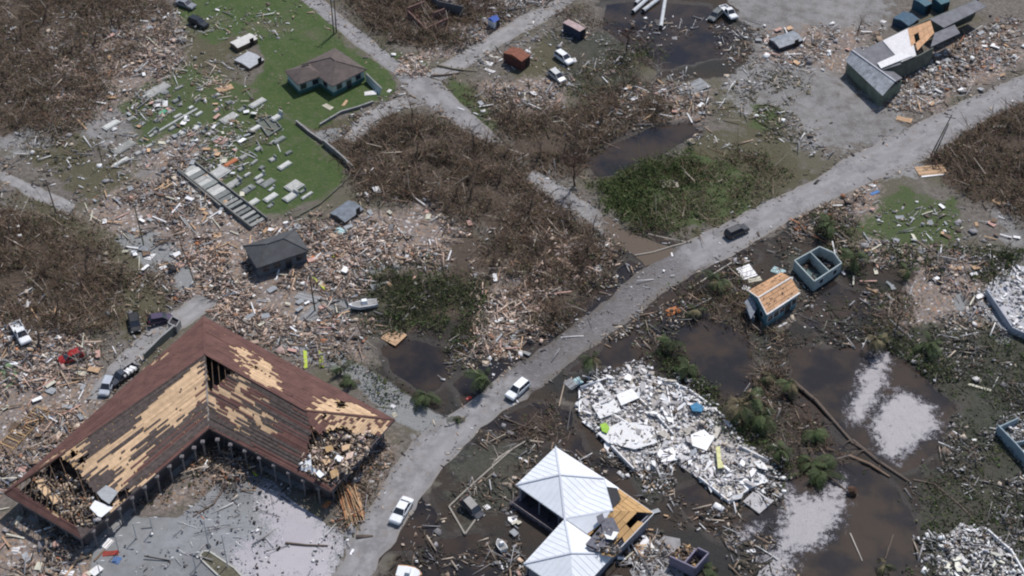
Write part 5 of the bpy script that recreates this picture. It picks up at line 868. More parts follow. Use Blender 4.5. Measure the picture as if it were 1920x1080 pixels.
for i in range(4): wall_run(m, q[i], q[(i + 1) % 4], 1.7, .22)
m.build('square_box', M_CONC, cw)
m = MB(); m.poly([Vector((p.x, p.y, 1.3)) for p in q]); m.build('dark_opening', M_DRK, cw)
for lb, pts, h in (('low kerb wall round the drowned dark green pen', [(842,952),(872,1004),(905,958)], .4), ('straight kerb along the right side of the main road', [(842,952),(870,925),(960,845),(985,830)], .4), ('pale kerb at the mouth of the silted road', [(1190,480),(1225,474),(1260,463),(1295,454)], .25), ('thin kerb on the field side of the silted road', [(1215,440),(1250,448),(1290,456)], .25)): low_wall('kerb', lb, pts, h, mat((.30, .27, .23), .9, .2), 'kerb', False, .25)
# parking island
isl = thing('parking_island', 'long round ended planting island with pale kerbs on the parking lot', 'traffic island', P(410,1060,0)); m = MB(); m.slab([P(a, b, .2) for a, b in ((376,1040),(382,1034),(392,1034),(440,1066),(480,1110),(460,1120),(415,1085),(378,1050))], .15); m.build('soil', mat((.11, .10, .07), .95, .4), isl, isl.location)
m = MB(); kk = [(376,1040),(382,1034),(392,1034),(440,1066),(480,1110)]; [m.beam(P(*kk[i], .16), P(*kk[i + 1], .16), .25, .3) for i in range(4)]; kk = [(376,1040),(378,1050),(415,1085),(460,1120)]; [m.beam(P(*kk[i], .16), P(*kk[i + 1], .16), .25, .3) for i in range(3)]; m.build('kerb', mat((.42, .41, .37), .9, .15), isl, isl.location)
# ================================================================ GRAVES
GM = [mat((.34, .34, .32), .85, .25, 1.5, rnd=.25, name='grave_stone'), mat((.50, .50, .47), .8, .2, 1.5, rnd=.15, name='pale_grave'), mat((.20, .21, .20), .9, .25, 1.5, rnd=.2, name='dark_grave')]
d0 = P(430,330) - P(470,305); GA = math.atan2(-d0.y, -d0.x)
def grave_mesh(k):
    m = MB(); m.box((0, 0, .18), (2.2, 1.05, .36)); m.box((0, 0, .42), (1.95, .85, .12), taper=.97); 
    if k: m.box((1.12, 0, .55), (.16, .9, .95))
    o = m.build('grave', GM[0]); d = o.data; bpy.data.objects.remove(o); return d
GD = [grave_mesh(0), grave_mesh(1)]
def grave(x, y, label, k=0, mi=0, s=(1, 1, 1), rz=None, grp=None):
    me = GD[k]; o = bpy.data.objects.new('grave', me if mi == 0 else gv(k, mi)); COL.objects.link(o); o.location = (x, y, float(gz(x, y)) - .02); o.rotation_euler = (0, 0, GA if rz is None else rz); o.scale = s; tag(o, label, 'grave', grp); return o
GVC = {}
def gv(k, mi):
    if (k, mi) not in GVC: d = GD[k].copy(); d.materials[0] = (GM + [mat((.42, .16, .08), .9, .2), mat((.10, .32, .20), .9, .2)])[mi]; GVC[(k, mi)] = d
    return GVC[(k, mi)]
for px, py, lb, k, mi, s in ((534,313,'white grave slab alone on the right side of the cemetery lawn',0,1,(1.3,1.1,1)), (552,352,'double grey grave near the lower right of the cemetery lawn',0,0,(1.4,2.4,1)), (545,372,'pale grave just below the double grey one',1,1,(1.3,1.5,1)), (508,373,'pale oblong grave below the lawn centre',0,1,(1.3,1.2,1)), (474,383,'pale grave at the foot of the lawn beside the tomb row',0,1,(1.2,1.2,1)),
      (408,330,'large grey double tomb above the tomb row',0,0,(2.1,2.6,1.2)), (433,308,'orange brick grave above the tomb row',0,3,(1.4,1,.9)), (305,215,'green topped grave at the upper left of the cemetery',0,4,(.9,1,1)), (430,224,'flat grey grave at the top of the cemetery',0,0,(1.7,1.8,.7)), (483,196,'pale tilted grave by the upper lawn wall',0,1,(1.7,1.4,1)), (519,224,'white upright grave right of the chained plot',1,1,(1.1,1.2,1.4)), (524,265,'blue grey grave below the chained plot',0,2,(1.2,1,1)), (576,369,'slim white grave furthest right on the lawn',0,1,(1.2,.6,.8)),
      (479,244,'white grave on the left side of the chained plot',0,1,(1.1,.9,1)), (436,348,'broken pale grave right of the double tomb',1,0,(1.7,1.5,.8)), (466,357,'grey grave between lawn centre and tomb row',0,2,(1.2,1.4,.8)), (503,345,'low grey grave in the middle of the lawn',0,2,(1.3,1.4,.6)), (487,334,'small pale grave in the middle of the lawn',1,1,(1,.7,1)), (232,279,'wide pale grave at the left end of the cemetery',0,0,(2.2,2.0,.8)), (209,237,'lone pale grave at the upper left by the track',0,1,(1.6,1.4,1)), (227,307,'pale grave below the wide one at the left end',0,1,(1.6,.8,1)), (296,170,'grey tilted slab in the upper part of the cemetery',0,0,(2.4,2.2,.6)), (326,232,'very long narrow grave kerb in the upper cemetery',0,0,(5.5,.5,.6))):
    q = P(px, py); grave(q.x, q.y, lb, k, mi, s)
rg = random.Random(12); cem = PW([(240,190),(330,165),(420,180),(500,235),(590,300),(560,390),(480,395),(420,360),(350,300),(250,290)]); placed = [P(a, b) for a, b in ((534,313),(552,352),(545,372),(508,373),(474,383),(408,330),(433,308),(430,224),(483,196))]; k = 0; tr = 0
GR = 'weathered graves standing in rows between the fallen debris'
while k < 60 and tr < 5000:
    tr += 1; x, y = rg.uniform(cem[:, 0].min(), cem[:, 0].max()), rg.uniform(cem[:, 1].min(), cem[:, 1].max())
    u = x * math.cos(GA) + y * math.sin(GA); v_ = -x * math.sin(GA) + y * math.cos(GA); u = round(u / 3.2) * 3.2 + rg.uniform(-.3, .3); x, y = u * math.cos(GA) - v_ * math.sin(GA), u * math.sin(GA) + v_ * math.cos(GA)
    if not inpoly(np.array(x), np.array(y), cem) or any((Vector((x, y, 0)) - p).length < 2.1 for p in placed): continue
    if P(520,340).x < x and rg.random() < .8: continue
    placed.append(Vector((x, y, 0))); k1, k2 = rg.randint(0, 1), rg.choice((0, 0, 1, 2, 2)); grave(x, y, where(x, y, ('grey', 'pale', 'dark')[k2] + (' flat grave' if k1 == 0 else ' grave with headstone')), k1, k2, (rg.uniform(.5, .85), rg.uniform(.5, 1.0), rg.uniform(.5, 1)), GA + rg.gauss(0, .08), GR); k += 1
tr_ = thing('tomb_row', 'long walled row of concrete tomb slabs running down to the wreckage', 'tomb row', P(410,370,0)); a0, a1_ = P(352,318), P(487,424); dd = (a1_ - a0).normalized(); nn = Vector((-dd.y, dd.x, 0)); Lr = (a1_ - a0).length; nT = 17
m = MB(); m.box((0, 0, 0), (1, 1, 1)); tdat = [m.build('tomb_slab', g_) for g_ in GM]; tme = [o.data for o in tdat]; [bpy.data.objects.remove(o) for o in tdat]
for i in range(nT):
    p = a0 + dd * (Lr * (i + .5) / nT); o = bpy.data.objects.new('tomb_slab', tme[(i * 7) % 3 if i < 9 else 2 if i % 2 else 0]); COL.objects.link(o); o.parent = tr_; o.location = p - tr_.location + Vector((0, 0, .3 + .1 * (i % 3))); o.scale = (Lr / nT * (.9 if i < 10 else .6), 3.0, .5 + .12 * (i % 2)); o.rotation_euler = (0, 0, math.atan2(dd.y, dd.x))
m = MB(); [m.beam(a0 + nn * s * 1.8 + Vector((0, 0, .55)), a1_ + nn * s * 1.8 + Vector((0, 0, .55)), .22, 1.1) for s in (1, -1)]; m.build('side_wall', GWA, tr_, tr_.location)
t = thing('path_slab', 'pale cracked concrete walk beside the tomb row', 'path', P(360,350)); sheet(t, 'slab', [(338,335),(350,332),(400,380),(385,392),(340,350)], .25, mat((.42, .42, .38), .9, .25, .8), .2); m = MB(); m.beam(P(334,322,.5), P(414,388,.5), .3, .9); m.build('kerb_wall', GWA, t, t.location)
t = thing('grave_enclosure', 'square chained plot of grey kerbs in the upper cemetery', 'grave plot', P(503,246)); q = [P(a, b, .3) for a, b in ((483,228),(508,218),(528,240),(503,256))]; m = MB(); [m.beam(q[i], q[(i + 1) % 4], .2, .5) for i in range(4)]; m.beam(lerp(q[0], q[1], .5), lerp(q[2], q[3], .5), .15, .4); m.build('kerb', GM[2], t, t.location); m = MB(); m.slab([p - Vector((0, 0, .1)) for p in q], .1); m.build('gravel_bed', mat((.13, .14, .12), .9, .3), t, t.location)
# ================================================================ VEHICLES
M_TYRE = mat((.02, .02, .02), .8, .1, name='rubber'); M_RIM = mat((.4, .4, .42), .4, .1, metal=.6, name='rim'); M_LITE = mat((.7, .7, .65), .2, .05, name='headlight'); M_TAIL = mat((.35, .02, .02), .3, .05, name='tail_light'); M_BLK = mat((.03, .03, .032), .5, .2, name='black_trim')
def loft(mb, secs, mi=0, close=True):   # sections: (x, [(y,z)...]) closed rings
    b = []; 
    for x, ring in secs: b.append([Vector((x, y, z)) for y, z in ring])
    vs = [v for r in b for v in r]; n = len(b[0]); fs = []
    for i in range(len(b) - 1):
        for k in range(n): fs.append((i * n + k, (i + 1) * n + k, (i + 1) * n + (k + 1) % n, i * n + (k + 1) % n))
    fs += [tuple(range(n)), tuple(range(len(vs) - 1, len(vs) - n - 1, -1))]; mb.faces(vs, fs, mi)
def ring(w_, z0, z1, ch=.12): h = w_ / 2; return [(-h, z0 + ch), (-h + ch, z0), (h - ch, z0), (h, z0 + ch), (h, z1 - ch), (h - ch * 1.6, z1), (-h + ch * 1.6, z1), (-h, z1 - ch)]
def car(name, label, rear, front, kind, paint, cat='car', tilt=0, dirty=.1, roofm=None, z=None, size=1.0):
    a, b = P(*rear, .8), P(*front, .8); c_ = (a + b) / 2; az = math.atan2(b.y - a.y, b.x - a.x); zz = float(gz(c_.x, c_.y)) if z is None else z
    t = thing(name, label, cat, (c_.x, c_.y, zz), az); t.rotation_euler = (0, tilt, az); t.scale = (size,) * 3
    pm = mat(paint, .3, dirty, 1.5, spec=.6, name='car_paint'); L = {'sedan': 4.7, 'suv': 4.7, 'hatch': 4.2, 'pickup': 5.4, 'van': 5.0}[kind]; W2 = 1.82; h = L / 2
    hood = .95; m = MB()
    prof = {'sedan': [(-h, .45, .8), (-h + .1, .3, .98), (-h * .6, .25, 1.02), (h * .35, .25, 1.0), (h - .15, .3, .86), (h, .42, .7)], 'suv': [(-h, .45, 1.0), (-h + .08, .35, 1.12), (-.2, .3, 1.14), (h * .45, .3, 1.10), (h - .15, .35, .98), (h, .45, .8)],
            'pickup': [(-h, .5, 1.0), (-h + .05, .45, 1.05), (-.1, .4, 1.08), (h * .4, .4, 1.1), (h - .15, .42, 1.0), (h, .5, .85)]}; prof['hatch'] = prof['sedan']; prof['van'] = prof['suv']
    pr = prof[kind]
    if kind == 'pickup':
        loft(m, [(x, ring(W2 * (.96 if i in (0, 5) else 1), z0, z1)) for i, (x, z0, z1) in enumerate([(-.35, .42, 1.08)] + pr[3:])]); m.box((-h + (h - .35) / 2, 0, .62), (h - .35, W2 * .98, .12)); 
        for s in (-1, 1): m.box((-h + (h - .35) / 2, s * (W2 / 2 - .05), .86), (h - .35, .1, .5))
        m.box((-h + .04, 0, .86), (.08, W2 * .9, .48))
    else: loft(m, [(x, ring(W2 * (.93 if i in (0, 5) else 1), z0, z1)) for i, (x, z0, z1) in enumerate(pr)])
    m.build('body', pm, t)
    cb = {'sedan': (-1.65, -1.0, .35, 1.1, .98, 1.42), 'hatch': (-2.0, -1.6, .3, 1.1, .98, 1.48), 'suv': (-2.25, -1.95, .35, 1.1, 1.12, 1.72), 'van': (-2.4, -2.2, .9, 1.6, 1.12, 1.85), 'pickup': (-.35, -.2, .75, 1.45, 1.06, 1.72)}[kind]
    x0, x1, x2, x3, z0, z1 = cb; w0, w1 = W2 * .93, W2 * .74
    V = [Vector(p) for p in ((x0, -w0 / 2, z0), (x3, -w0 / 2, z0), (x3, w0 / 2, z0), (x0, w0 / 2, z0), (x1, -w1 / 2, z1), (x2, -w1 / 2, z1), (x2, w1 / 2, z1), (x1, w1 / 2, z1))]
    for nm, q in (('side_window', (0, 1, 5, 4)), ('windshield', (1, 2, 6, 5)), ('side_window', (2, 3, 7, 6)), ('rear_window', (3, 0, 4, 7))): m = MB(); m.poly([V[i] for i in q]); m.build(nm, M_GLASS, t)
    m = MB(); m.slab([V[i] + Vector((0, 0, .05)) for i in (4, 5, 6, 7)], .07); m.build('roof', roofm or pm, t)
    m = MB()
    for i, j in ((0, 4), (1, 5), (2, 6), (3, 7)): m.beam(V[i], V[j], .08)
    if kind != 'pickup': [m.beam(Vector(((x1 + x2) / 2 + .1, s * (w0 / 2), z0)), Vector(((x1 + x2) / 2, s * w1 / 2, z1)), .07) for s in (-1, 1)]
    m.build('pillars', pm, t)
    for sx in (-1, 1):
        for sy in (-1, 1):
            x = sx * L * .31; y = sy * (W2 / 2 - .1); m = MB(); m.tube([(x, y - .11, .34), (x, y + .11, .34)], .34, 14); wv_ = m.build('wheel', M_TYRE, t); m = MB(); m.tube([(x, y - .118, .34), (x, y + .118, .34)], .2, 10); m.build('rim', M_RIM, wv_)
    for sy in (-1, 1):
        m = MB(); m.box((h - .12, sy * .62, .72), (.2, .34, .14)); m.build('headlight', M_LITE, t); m = MB(); m.box((-h + .05, sy * .68, .82), (.12, .26, .16)); m.build('tail_light', M_TAIL, t); m = MB(); m.box((x3 - .1, sy * (W2 / 2 + .08), z0 + .05), (.12, .2, .14)); m.build('mirror', M_BLK, t)
    m = MB(); m.box((h - .02, 0, .45), (.14, W2 * .86, .18)); m.box((-h + .02, 0, .48), (.14, W2 * .86, .18)); m.build('bumper', M_BLK if kind in ('pickup', 'suv') else pm, t)
    return t
car('sedan', 'white sedan driving on the lower stretch of the main road', (764,938), (741,976), 'sedan', (.76, .77, .78), z=.12, size=1.08); car('suv', 'white suv driving through the wet part of the main road', (985,718), (956,744), 'suv', (.78, .79, .8), z=.12); car('suv', 'black suv driving on the upper stretch of the main road', (1367,440), (1396,427), 'suv', (.02, .02, .024), z=.12)
car('pickup_truck', 'white pickup truck with a dark bed at the left edge', (28,607), (50,644), 'pickup', (.74, .75, .76), 'pickup truck', size=1.05); car('hatchback', 'silver hatchback parked at the hall roof edge in the alley', (208,706), (193,740), 'hatch', (.42, .45, .5)); car('pickup_truck', 'dark pickup truck with white sacks parked behind the silver hatchback', (250,690), (212,716), 'pickup', (.05, .055, .07), 'pickup truck')
sk_ = None
for i in range(4):
    p = P(249 - i * 6.5, 690 + i * 4.2, 1.3); m = MB(); m.box((0, 0, 0), (.6, 1.3, .35), .3, taper=.85); o = m.build('sack', WHC[0]); o.location = p; o.rotation_euler = (0, 0, .9); tag(o, ['rearmost white sack in the bed of the dark pickup', 'white sack second from the rear in the dark pickup', 'white sack third from the rear in the dark pickup', 'white sack nearest the cab of the dark pickup'][i], 'sack', 'white sacks in the pickup bed')
car('station_wagon', 'white car parked in the field right of the rust red shed', (1044,100), (1071,119), 'suv', (.74, .75, .76)); car('wrecked_car', 'small crushed white and black car below the parked white one', (1036,136), (1052,148), 'hatch', (.5, .5, .5), tilt=.08); car('wrecked_car', 'dark crushed car left of the white wrecked pickup on bare ground', (1352,18), (1332,36), 'hatch', (.12, .13, .13), tilt=.05, dirty=.5); car('wrecked_pickup', 'white wrecked pickup on the bare ground at the top', (1354,12), (1378,36), 'pickup', (.72, .72, .72), 'pickup truck', tilt=-.04)
car('wrecked_car', 'grey wrecked car at the top left edge of the lawn', (334,2), (362,12), 'sedan', (.22, .23, .25)); car('wrecked_car', 'black wrecked car on the lawn near the top left', (356,36), (388,49), 'suv', (.015, .017, .02)); car('wrecked_car', 'crushed bright red car under bare trees at the left', (148,664), (118,674), 'hatch', (.32, .02, .015), tilt=.06); car('wrecked_car', 'black burnt car on its own on the olive ground above the alley', (250,594), (254,616), 'hatch', (.02, .02, .02), tilt=.1, dirty=.6); car('wrecked_car', 'purple black crushed car at the top of the alley', (288,600), (312,594), 'hatch', (.05, .03, .07), tilt=.12)
car('wrecked_car', 'dark overturned car in the drowned pen right of the kerb', (868,938), (900,965), 'hatch', (.05, .05, .06), tilt=.3, dirty=.6)
def boat(label, a, b, w_, m_, tilt=0, deck=M_CONC):
    A_, B_ = P(*a, .3), P(*b, .3); L = (B_ - A_).length; t = thing('boat', label, 'boat', ((A_ + B_) / 2).xy.to_3d() + Vector((0, 0, .15)), math.atan2(B_.y - A_.y, B_.x - A_.x)); t.rotation_euler.x = tilt; m = MB(); S = [(-.5, .85, 0), (-.2, 1, 0), (.15, .95, 0), (.35, .6, .1), (.5, .06, .25)]
    loft(m, [(x * L, [(-w_ / 2 * f, .9 + z), (-w_ / 2 * f * .6, .1 + z * 2), (0, 0 + z * 2), (w_ / 2 * f * .6, .1 + z * 2), (w_ / 2 * f, .9 + z)]) for x, f, z in S]); m.build('hull', m_, t)
    m = MB(); m.poly([(x * L, -w_ / 2 * f * .85, .93 + z) for x, f, z in S[:4]] + [(.44 * L, 0, 1.1)] + [(x * L, w_ / 2 * f * .85, .93 + z) for x, f, z in S[:4][::-1]]); m.build('deck', deck, t); m = MB(); m.box((-.05 * L, 0, 1.25), (L * .22, w_ * .5, .6), taper=.8); m.build('console', M_WHT, t)
boat('white boat stranded on the mud right of the dark pole', (708,572), (655,580), 2.2, M_WHT, .2); boat('small white boat on the mud left of the white roofed building', (945,1036), (932,1018), 1.4, M_WHT, .1); boat('white and orange boat cut off by the bottom edge beside the main road', (745,1074), (792,1082), 2.2, mat((.6, .35, .2), .6, .2), .15, M_WHT)
# ================================================================ TREES
M_BRK = mat((.13, .10, .08), .9, .3, 3, name='bark'); M_BRKP = mat((.52, .46, .40), .9, .2, 3, name='pale_bark'); M_TW = mat((.17, .11, .085), .9, .3, 3, name='twig'); M_FR = mat((.055, .075, .028), .8, .4, 1.5, rnd=.4, name='frond'); M_FRB = mat((.15, .125, .07), .85, .35, 1.5, rnd=.3, name='dead_frond')
def bare_meshes(seed, H_=5, n=7, bark=M_BRK, dens=170, twc=(.20, .14, .10)):
    rg = random.Random(seed); tm = MB(); p = Vector((0, 0, -.1)); pts = [p]
    for i in range(4): p = p + Vector((rg.gauss(0, .25), rg.gauss(0, .25), H_ * .2)); pts.append(p)
    tm.tube(pts, [.22, .18, .15, .11, .07], 6); br = MB(); tips = []
    for i in range(n):
        s_ = pts[rg.randint(1, 4)]; a = rg.uniform(0, 6.28); L = rg.uniform(.3, .55) * H_; d = Vector((math.cos(a), math.sin(a), rg.uniform(.2, 1))).normalized(); q = s_ + d * L * .5 + Vector((0, 0, .15)); e = q + (d + Vector((rg.gauss(0, .3), rg.gauss(0, .3), .2))).normalized() * L * .5; br.tube([s_, q, e], [.07, .045, .02], 4); tips += [(s_, q), (q, e), (q, e)]
    rr_ = np.random.default_rng(seed); N_ = dens; loc = []; 
    for i in range(N_): a, b = tips[i % len(tips)]; loc.append(lerp(a, b, rg.random()))
    loc = np.array(loc); L = .3 + rr_.gamma(2, .3, N_); r_ = .012 + .02 * rr_.random(N_) ** 2; R_m = rotm(rr_.random(N_) * 6.28, rr_.normal(.5, .5, N_), rr_.random(N_) * 3); V = np.einsum('nij,nkj->nki', R_m, TRIV[None] * np.stack([L, r_, r_], 1)[:, None]) + loc[:, None]; F = (TRIF[None] + (np.arange(N_) * 6)[:, None, None]).reshape(-1, 4)
    cr_ = npmesh('crown', V.reshape(-1, 3), F, M_COL, np.repeat(pick([(twc, 1)], N_, rr_, .25), 6, 0)); a_, b_ = tm.build('trunk', bark), br.build('branches', bark); r = [x.data for x in (a_, b_, cr_)]; [bpy.data.objects.remove(x) for x in (a_, b_, cr_)]; return r
TV = [bare_meshes(s, 4.5 + s % 3, 7 + s % 4) for s in range(5)]; TP = bare_meshes(21, 5, 6, M_BRKP, 30, (.5, .44, .38)); TD = bare_meshes(33, 9, 13, mat((.05, .035, .03), .9, .3), 700, (.085, .05, .04))
def tree(meshes, p, label, s=1, rz=0, lean=0, grp=None, name='bare_tree'):
    t = thing(name, label, 'tree', (p.x, p.y, float(gz(p.x, p.y))), 0, grp); t.rotation_euler = (lean, 0, rz); t.scale = (s,) * 3
    for nm, d in zip(('trunk', 'branches', 'crown'), meshes): o = bpy.data.objects.new(nm, d); COL.objects.link(o); o.parent = t
for px, py, s, lb, md in ((1078,350,.95,'tall dark bare tree beside the silted road',TD), (150,690,.8,'pale stripped tree right above the crushed red car',TP), (165,672,.9,'taller pale stripped tree behind the crushed red car',TP), (132,672,.8,'leftmost pale stripped tree at the crushed red car',TP), (772,228,.9,'brown bare tree just below the road crossing',TV[1]), (778,135,.9,'tan splintered tree heaped on the middle of the road crossing',TP), (1175,100,.75,'dark olive tangled tree left of the black puddle',TD), (1680,620,.8,'bare straw coloured tree in the drowned yards',TV[2]), (1235,150,.9,'tan bare tree leaning at the black puddle edge',TP), (1010,300,1,'bare tree at the upper end of the silted road',TV[3]), (905,655,.8,'pale bare tree at the pond edge left of the main road',TP), (1610,60,.7,'thin bare tree by the bare ground at the upper right',TV[0])): tree(md, P(px, py), lb, s, random.uniform(0, 6))
rgt = random.Random(77)
for polys, cnt, lb, gp in (([BRUSH[0]], 36, 'storm stripped bare tree in the brown thicket below the crossing', 'bare trees in the central thicket'), ([BRUSH[2]], 16, 'storm stripped bare tree in the dark thicket at the left edge', 'bare trees in the left thicket'), ([BRUSH[1]], 18, 'storm stripped bare tree in the upper left thicket', 'bare trees in the upper left thicket'), ([[(1760,240),(1960,180),(1960,440),(1900,400),(1820,370),(1740,300)]], 12, 'storm stripped bare tree in the thicket at the right edge', 'bare trees in the right thicket'), ([BRUSH[3]], 12, 'storm stripped bare tree around the upper pond', 'bare trees around the upper pond')):
    q = not_on_road(sample_in(polys, cnt * 3, np.random.default_rng(cnt)), .2); 
    for x, y in q[:cnt]: ts_ = rgt.uniform(.5, 1.0); ln_ = rgt.gauss(0, .3); tree(TV[rgt.randrange(5)], Vector((x, y, 0)), where(x, y, ('tall ' if ts_ > .82 else 'low ' if ts_ < .65 else '') + ('leaning ' if abs(ln_) > .3 else '') + 'bare tree'), ts_, rgt.uniform(0, 6.28), ln_, gp)
def frond_mesh(droop, wd=.5, seg=6, L=1.0):
    m = MB(); pts = []; p = Vector((0, 0, 0)); a = .5
    for i in range(seg + 1): pts.append(p.copy()); p = p + Vector((math.cos(a), 0, math.sin(a))) * L / seg; a -= droop / seg
    for i in range(seg):
        w0 = wd * math.sin(math.pi * (.12 + .85 * i / seg)) * .5; a_, b_ = pts[i], pts[i + 1]
        for s in (-1, 1):
            for j in range(3):
                u0, u1 = j / 3, (j + .62) / 3; q0, q1 = lerp(a_, b_, u0), lerp(a_, b_, u1); e = Vector((.22 / seg * 2, s * w0, -.10 - .1 * w0)); m.poly([q0, q1, q1 + e * .95, q0 + e])
    m.tube(pts, [.012] * (seg + 1), 3, cap=False); o = m.build('frond', M_FR); d = o.data; bpy.data.objects.remove(o); return d
FRG = [frond_mesh(1.6), frond_mesh(2.3), frond_mesh(1.1)]; FRD = [];
for f in (frond_mesh(2.6), frond_mesh(3.0, .4)): f.materials[0] = M_FRB; FRD.append(f)
def palm(px, py, h, L, label, n=13, dead=0.0, lean=(0, 0), fallen=None, bark=M_BRK, top=None, grp=None):
    b = P(px, py); t = thing('palm_tree', label, 'palm tree', (b.x, b.y, max(-.1, float(gz(b.x, b.y)))), 0, grp); rg = random.Random(int(px * 7 + py)); tp = Vector((lean[0], lean[1], h)); m = MB(); m.tube([(0, 0, -.2), tuple(tp * .5 + Vector((0, 0, .1))), tuple(tp)], [.2, .15, .13], 7); m.build('trunk', bark, t)
    for i in range(n):
        dd_ = rg.random() < dead; o = bpy.data.objects.new('frond', rg.choice(FRD if dd_ else FRG)); COL.objects.link(o); o.parent = t; o.location = tp; s_ = L * rg.uniform(.55, 1.25); o.scale = (s_, s_, s_); a = (6.283 * i / n + rg.gauss(0, .5)) if i % 3 == 0 else rg.gauss(3.6 + (px % 7) * .12, .9); o.rotation_euler = (rg.gauss(0, .4), rg.gauss(.05 if not dd_ else .35, .45), a)
    return t
palm(1588,920, .8, 3.6, 'uprooted palm with a spiky green crown and a thick root ball', 17, .05, (-3.6, 3.4)); rb_ = MB(); rb_.tube([(0, 0, -.2), (.3, -.1, .5), (.9, -.3, .9)], [.5, .9, .6], 9); o = rb_.build('root_ball', mat((.08, .045, .03), .95, .4, 2), bpy.data.objects['palm_tree']); o.location = (.3, -.3, -.1)
palm(1110,705, 4.0, 2.6, 'thin palm with a small dark crown standing in the water above the white rubble', 12, .2, (-.2, .2), bark=M_BRKP); palm(1540,885, 1.0, 3.4, 'green palm lying above the uprooted one', 13, .3, (-1.5, 1.2)); palm(910,728, 2.5, 3.4, 'bushy green palm beside the main road at the pond', 16, .15); palm(800,752, 1.2, 3.2, 'low green palm crown at the end of the pale side road', 15, .2); palm(1385,785, 3.0, 3.6, 'drooping yellow brown palm behind the white collapsed house', 12, .85); palm(1405,765, 3.4, 3.4, 'second drooping brown palm right behind the first', 12, .8)
palm(1425,800, 2.6, 3.2, 'green and brown palm in the dark bushes right of the white rubble', 13, .3); palm(1460,860, 2, 3.2, 'dark green palm at the right tip of the white rubble', 13, .1); palm(1640,660, 3, 3.0, 'half dead straw palm in the middle of the drowned yards', 13, .7); palm(1480,735, 2.2, 3.2, 'palm with limp fronds at the upper end of the fallen trunk', 12, .5); palm(1655,1075, 2, 2.4, 'yellowish little palm at the bottom edge in the flooded yard', 10, .6); palm(1525,820, 1.5, 3.0, 'small green palm left of the long fallen trunk', 12, .1); palm(1290,705, 2.2, 2.8, 'dark palm in the bush row above the white rubble', 12, .1); palm(1255,655, 2.0, 2.6, 'dark palm at the upper end of the bush row', 12, .1); palm(1345,545, 2.4, 3.0, 'olive palm left of the blue house', 13, .4); palm(1550,440, 2.6, 3.0, 'dark palm above the roofless blue room', 14, .15); palm(1600,500, 2.4, 2.8, 'dark palm right of the roofless blue room', 14, .15); palm(1700,520, 1.5, 2.6, 'short palm in the litter right of the roofless room', 11, .3)
palm(860,790, .8, 2.2, 'flattened palm crown with a red rag by the roadside', 9, .6); palm(1740,660, 2, 3.0, 'dark palm over the flood beside the sunlit water', 13, .1); palm(660,720, .8, 2.6, 'ragged green palm bent over the pale side road', 10, .3); palm(640,700, 1.2, 2.4, 'small ragged palm behind the hall roof end', 10, .4); palm(1305,590, 1.2, 2.6, 'fallen palm head in the mud left of the blue house', 10, .7); palm(1330,1080, 1.4, 2.4, 'dark palm at the bottom edge right of the roofless hut', 11, .2); palm(1440,720, 1.5, 3, 'palm remains with a brown root mass at the flood edge', 9, .8)
def log(label, pts, r, m_=M_BRK, stubs=4, name='fallen_tree'):
    W2 = [P(a, b, max(.1, r * .9)) for a, b in pts]; t = thing(name, label, 'fallen tree' if name == 'fallen_tree' else 'pole', W2[0].xy.to_3d()); m = MB(); n = len(W2); m.tube(W2, [r * (1 - .45 * i / (n - 1)) for i in range(n)], 8); m.build('trunk', m_, t, t.location); rg = random.Random(int(pts[0][0]))
    if stubs:
        m = MB()
        for i in range(stubs): p = lerp(W2[0], W2[-1], rg.random()); 
        for i in range(stubs): k_ = rg.randrange(n - 1); p = lerp(W2[k_], W2[k_ + 1], rg.random()); e = p + Vector((rg.gauss(0, 1), rg.gauss(0, 1), rg.uniform(.1, .8))); m.tube([p, lerp(p, e, .6) + Vector((0, 0, .1)), e], [r * .4, r * .25, r * .1], 5)
        m.build('branches', m_, t, t.location)
